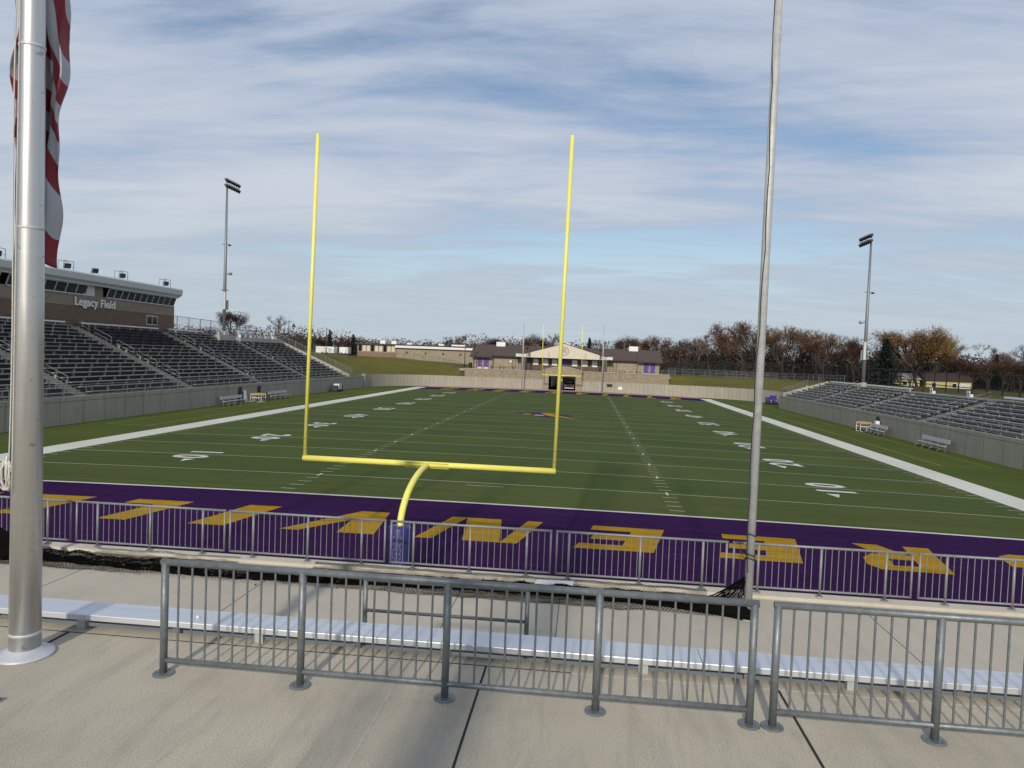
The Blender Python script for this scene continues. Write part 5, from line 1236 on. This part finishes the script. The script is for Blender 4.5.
def tree(kind, x, y, top, lab, group=None, wide=1.0, var=0, z=None):
    pr = PROTO[kind][var % len(PROTO[kind])]
    o = pr if pr.name not in USED else copy_tree(pr)
    USED.add(pr.name)
    z0 = gz(x, y) if z is None else z; s = (top-z0)/pr['H']
    o.location = (x, y, z0); o.scale = (s*wide, s*wide, s); o.rotation_euler.z = (x*1.7+y*.9) % 6.28
    o['label'] = lab; o['category'] = 'tree'
    if group: o['group'] = group
    elif 'group' in o: del o['group']
    return o
GB = 'bare trees behind the right bleachers'; GR = 'rust brown oaks behind the right bleachers'; GF = 'autumn trees behind the field house roof'
tree('sparse', 27.5, 162, 10.6, 'low rust brown oak just right of the field house roof')
tree('sparse', 22.5, 170, 10.0, 'rust brown oak partly hidden by the right end of the field house')
tree('bare', 31.5, 150, 12.6, 'grey bare tree, leftmost of the tall trees right of the field house', None, 1.1, 0)
tree('bare', 35.5, 156, 14.2, 'taller grey bare tree between the field house and the big rust oak', None, 1.15, 1)
tree('oak', 41.5, 150, 16.4, 'big rust brown oak left of the right net pole', None, 1.15, 0)
tree('oak', 46.5, 158, 16.2, 'big rust brown oak behind the right net pole', None, 1.1, 1)
tree('sparse', 51.5, 150, 15.6, 'thin rust oak just right of the right net pole', None, 1.1)
tree('oak', 57.0, 160, 15.0, 'rust brown oak midway between the net pole and the right light pole', None, 1.1, 0)
tree('sparse', 61.5, 152, 14.4, 'thin rust oak left of the right light pole', None, 1.1)
tree('bare', 63.5, 160, 16.0, 'tall tan bare tree left of the right light pole', None, 1.0, 2)
tree('bare', 57.5, 172, 16.5, 'tan bare tree behind the rust oaks right of the net pole', None, 1.1, 1)
tree('maroon', 68.6, 152, 13.8, 'dark maroon tree immediately left of the right light pole', None, .9)
tree('spruce', 71.6, 142, 13.4, 'tall dark blue-green spruce right of the right light pole', None, 1.75, 0, 1.4)
tree('gold', 80.5, 146, 16.6, 'large golden brown maple behind the yellow houses', None, 1.25)
tree('gold', 87.0, 156, 15.8, 'smaller golden brown maple right of the large one', None, 1.0)
tree('bare', 75.5, 158, 13.5, 'bare tree between the spruce and the golden maple', None, 1.0, 0)
tree('bare', 96.5, 160, 14.2, 'pale bare tree right of the golden maples', None, 1.1, 2)
tree('spruce', 100.5, 152, 11.2, 'dark spruce near the right edge among bare trees', None, .9, 0)
tree('bare', 104.0, 162, 13.4, 'pale bare tree right of the dark spruce by the right edge', None, 1.1, 1)
tree('bare', 111.5, 160, 13.6, 'pale bare tree at the right edge of the photo', None, 1.1, 0)
tree('bare', 120, 165, 13.2, 'bare tree beyond the right edge of the photo', None, 1.1, 2)
for x, y, top, v in ((92, 150, 9.5, 0), (97, 148, 9.0, 1), (102.5, 146, 9.2, 0), (108, 150, 9.4, 1), (114, 152, 9.6, 0)): tree('sparse' if v else 'maroon', x, y, top, 'low dark reddish tree under the bare trees at the right', 'low dark reddish trees by the right edge', 1.5)
for k, (x, y, top) in enumerate(((29, 178, 12), (35, 182, 13), (41, 176, 14), (47, 180, 14), (53, 176, 14.5), (59, 182, 13.5), (66, 178, 13.5), (72, 176, 13), (79, 180, 13), (86, 178, 13), (93, 182, 12.5), (100, 180, 12), (108, 182, 12), (116, 180, 12), (124, 178, 12), (38, 168, 11.5), (54, 168, 12), (70, 168, 12), (90, 170, 11.5), (106, 172, 11))):
    tree(('bared', 'maroon', 'oak', 'bared')[k % 4], x, y, top, 'dark autumn tree in the back row behind the right bleachers', 'back row of dark trees behind the right bleachers', 1.25, k)
for x, y, top, lab in ((28.0, 131, 7.6, 'small dark spruce just right of the field house behind the fence'), (33.5, 132, 8.0, 'small dark spruce left of the right net pole behind the berm fence'), (24.8, 133, 6.8, 'small dark spruce closest to the field house corner')): tree('spruce', x, y, top, lab, None, 1.15, 1, 3.2)
# behind the field house
for k, (x, y, top, kd, lab) in enumerate((( -16.5, 160, 10.2, 'maroon', 'dark maroon tree above the left end of the field house roof'), (-11.5, 155, 10.9, 'oak', 'rust tree behind the left roof ventilator'), (-7.5, 158, 12.0, 'maroon', 'maroon tree behind the left far net pole'), (-3.2, 156, 12.2, 'bare', 'bare tree just left of the cream gable peak'), (5.0, 158, 11.8, 'spruce', 'dark evergreen right of the middle roof ventilator'), (9.2, 160, 11.2, 'bare', 'bare tree right of the cream gable'), (13.0, 158, 12.4, 'maroon', 'round maroon tree behind the right far net pole'), (17.6, 160, 12.0, 'oak', 'rust tree behind the right roof ventilator'), (21.3, 158, 12.6, 'sparse', 'thin rust tree above the right end of the field house'))): tree(kd, x, y, top, lab, None, 1.1, k)
for x, y, top in ((-37, 175, 11.0), (-31, 172, 11.2), (-25, 174, 10.9), (-20.5, 170, 11.0)): tree('bared' if int(x) % 2 else 'maroon', x, y, top, 'dark tree rising behind the gym roof', 'dark trees behind the gym', 1.3)
tree('bare', -28.3, 165, 11.8, 'grey bare tree standing above the gym roof', None, 1.1, 1)
# left side
tree('red', -60.5, 98, 12.4, 'red leaved tree behind the left light pole', None, 1.35, 0)
tree('red', -54.5, 62, 11.0, 'dark red tree at the right end of the press box', None, .8, 0)
tree('bare', -66, 130, 13.4, 'small bare tree on the skyline right of the left light pole', None, .9, 0)
tree('red', -56.5, 132, 8.6, 'round rust red bush by the white trailers', None, 1.3, 0)
tree('spruce', -61, 150, 11.2, 'dark evergreen on the skyline behind the second lamp post', None, 1.0, 0)
tree('spruce', -55.5, 152, 10.4, 'dark evergreen on the skyline left of the school block', None, 1.2, 0)
tree('bare', -3.6, -45, 15.4, 'bare tree added unseen behind the camera to cast mottled shade on the plaza', None, .9, 1, 2.9)  # unseen tree, put in for its soft mottled shadow on the plaza
# far wood on the skyline: one mass
def wood(name, lab, pts, mat, seed, leafn=330):
    rng = random.Random(seed); m_ = mb()
    for (x, y, z0, h) in pts:
        w_ = h*.58
        for _ in range(leafn):
            th = rng.uniform(0, 6.283); ph = rng.uniform(-.95, 1); rr = (rng.random()**.4)
            c = Vector((x+w_*rr*math.cos(th)*math.sqrt(1-ph*ph), y+w_*rr*math.sin(th)*math.sqrt(1-ph*ph), z0+h*(.52+.47*ph*rr))); s = rng.uniform(.16, .42)
            u = Vector((rng.gauss(0,1), rng.gauss(0,1), rng.gauss(0,1))).normalized(); v = u.orthogonal().normalized(); w2 = u.cross(v); m_.face([c-v*s, c+w2*s*.6, c+v*s, c-w2*s*.6])
        m_.tube([(x,y,z0-.5),(x,y,z0+h*.7)], [.3,.1], 5, False)
    o = m_.build(name, M[mat], kind='stuff'); tag(o, lab, 'woods')
rng = random.Random(77)
def row(x0, x1, n, y0, y1, ha, hb): return [((x0+(x1-x0)*(k+rng.uniform(-.5,.5))/n), rng.uniform(y0, y1), 3.4, rng.uniform(ha, hb)) for k in range(n)]
wood('distant_woods', 'distant brown and maroon woods on the left skyline', row(-190, -28, 75, 215, 250, 5.5, 8.6), 'maroon', 5)
wood('distant_woods', 'farther dark brown woods along the left skyline', row(-210, 10, 80, 255, 300, 7.5, 9.8), 'brushm', 6)
wood('distant_woods', 'taller dark maroon woods behind the left bleachers and light pole', row(-260, -85, 70, 225, 270, 9.5, 12.5), 'maroon', 15)
wood('distant_woods', 'low dark brown woods filling the skyline behind the left bleachers', row(-260, -85, 80, 200, 224, 6.5, 9.0), 'brushm', 16)
wood('distant_woods', 'dark woods far behind the field house', row(-30, 60, 34, 200, 240, 7.5, 10.0), 'brushm', 8)
wood('undergrowth', 'dark brown undergrowth below the trees behind the right bleachers', [(rng.uniform(24, 135), rng.uniform(158, 195), 1.2, rng.uniform(7, 10.8)) for _ in range(190)], 'brushm', 9, 420)
# anything never placed is removed
for ks in PROTO.values():
    for o in ks:
        if o.name not in USED:
            for c in list(o.children): bpy.data.objects.remove(c)
            bpy.data.objects.remove(o)
        elif 'H' in o: pass
for o in list(bpy.data.objects):
    if 'H' in o: del o['H']
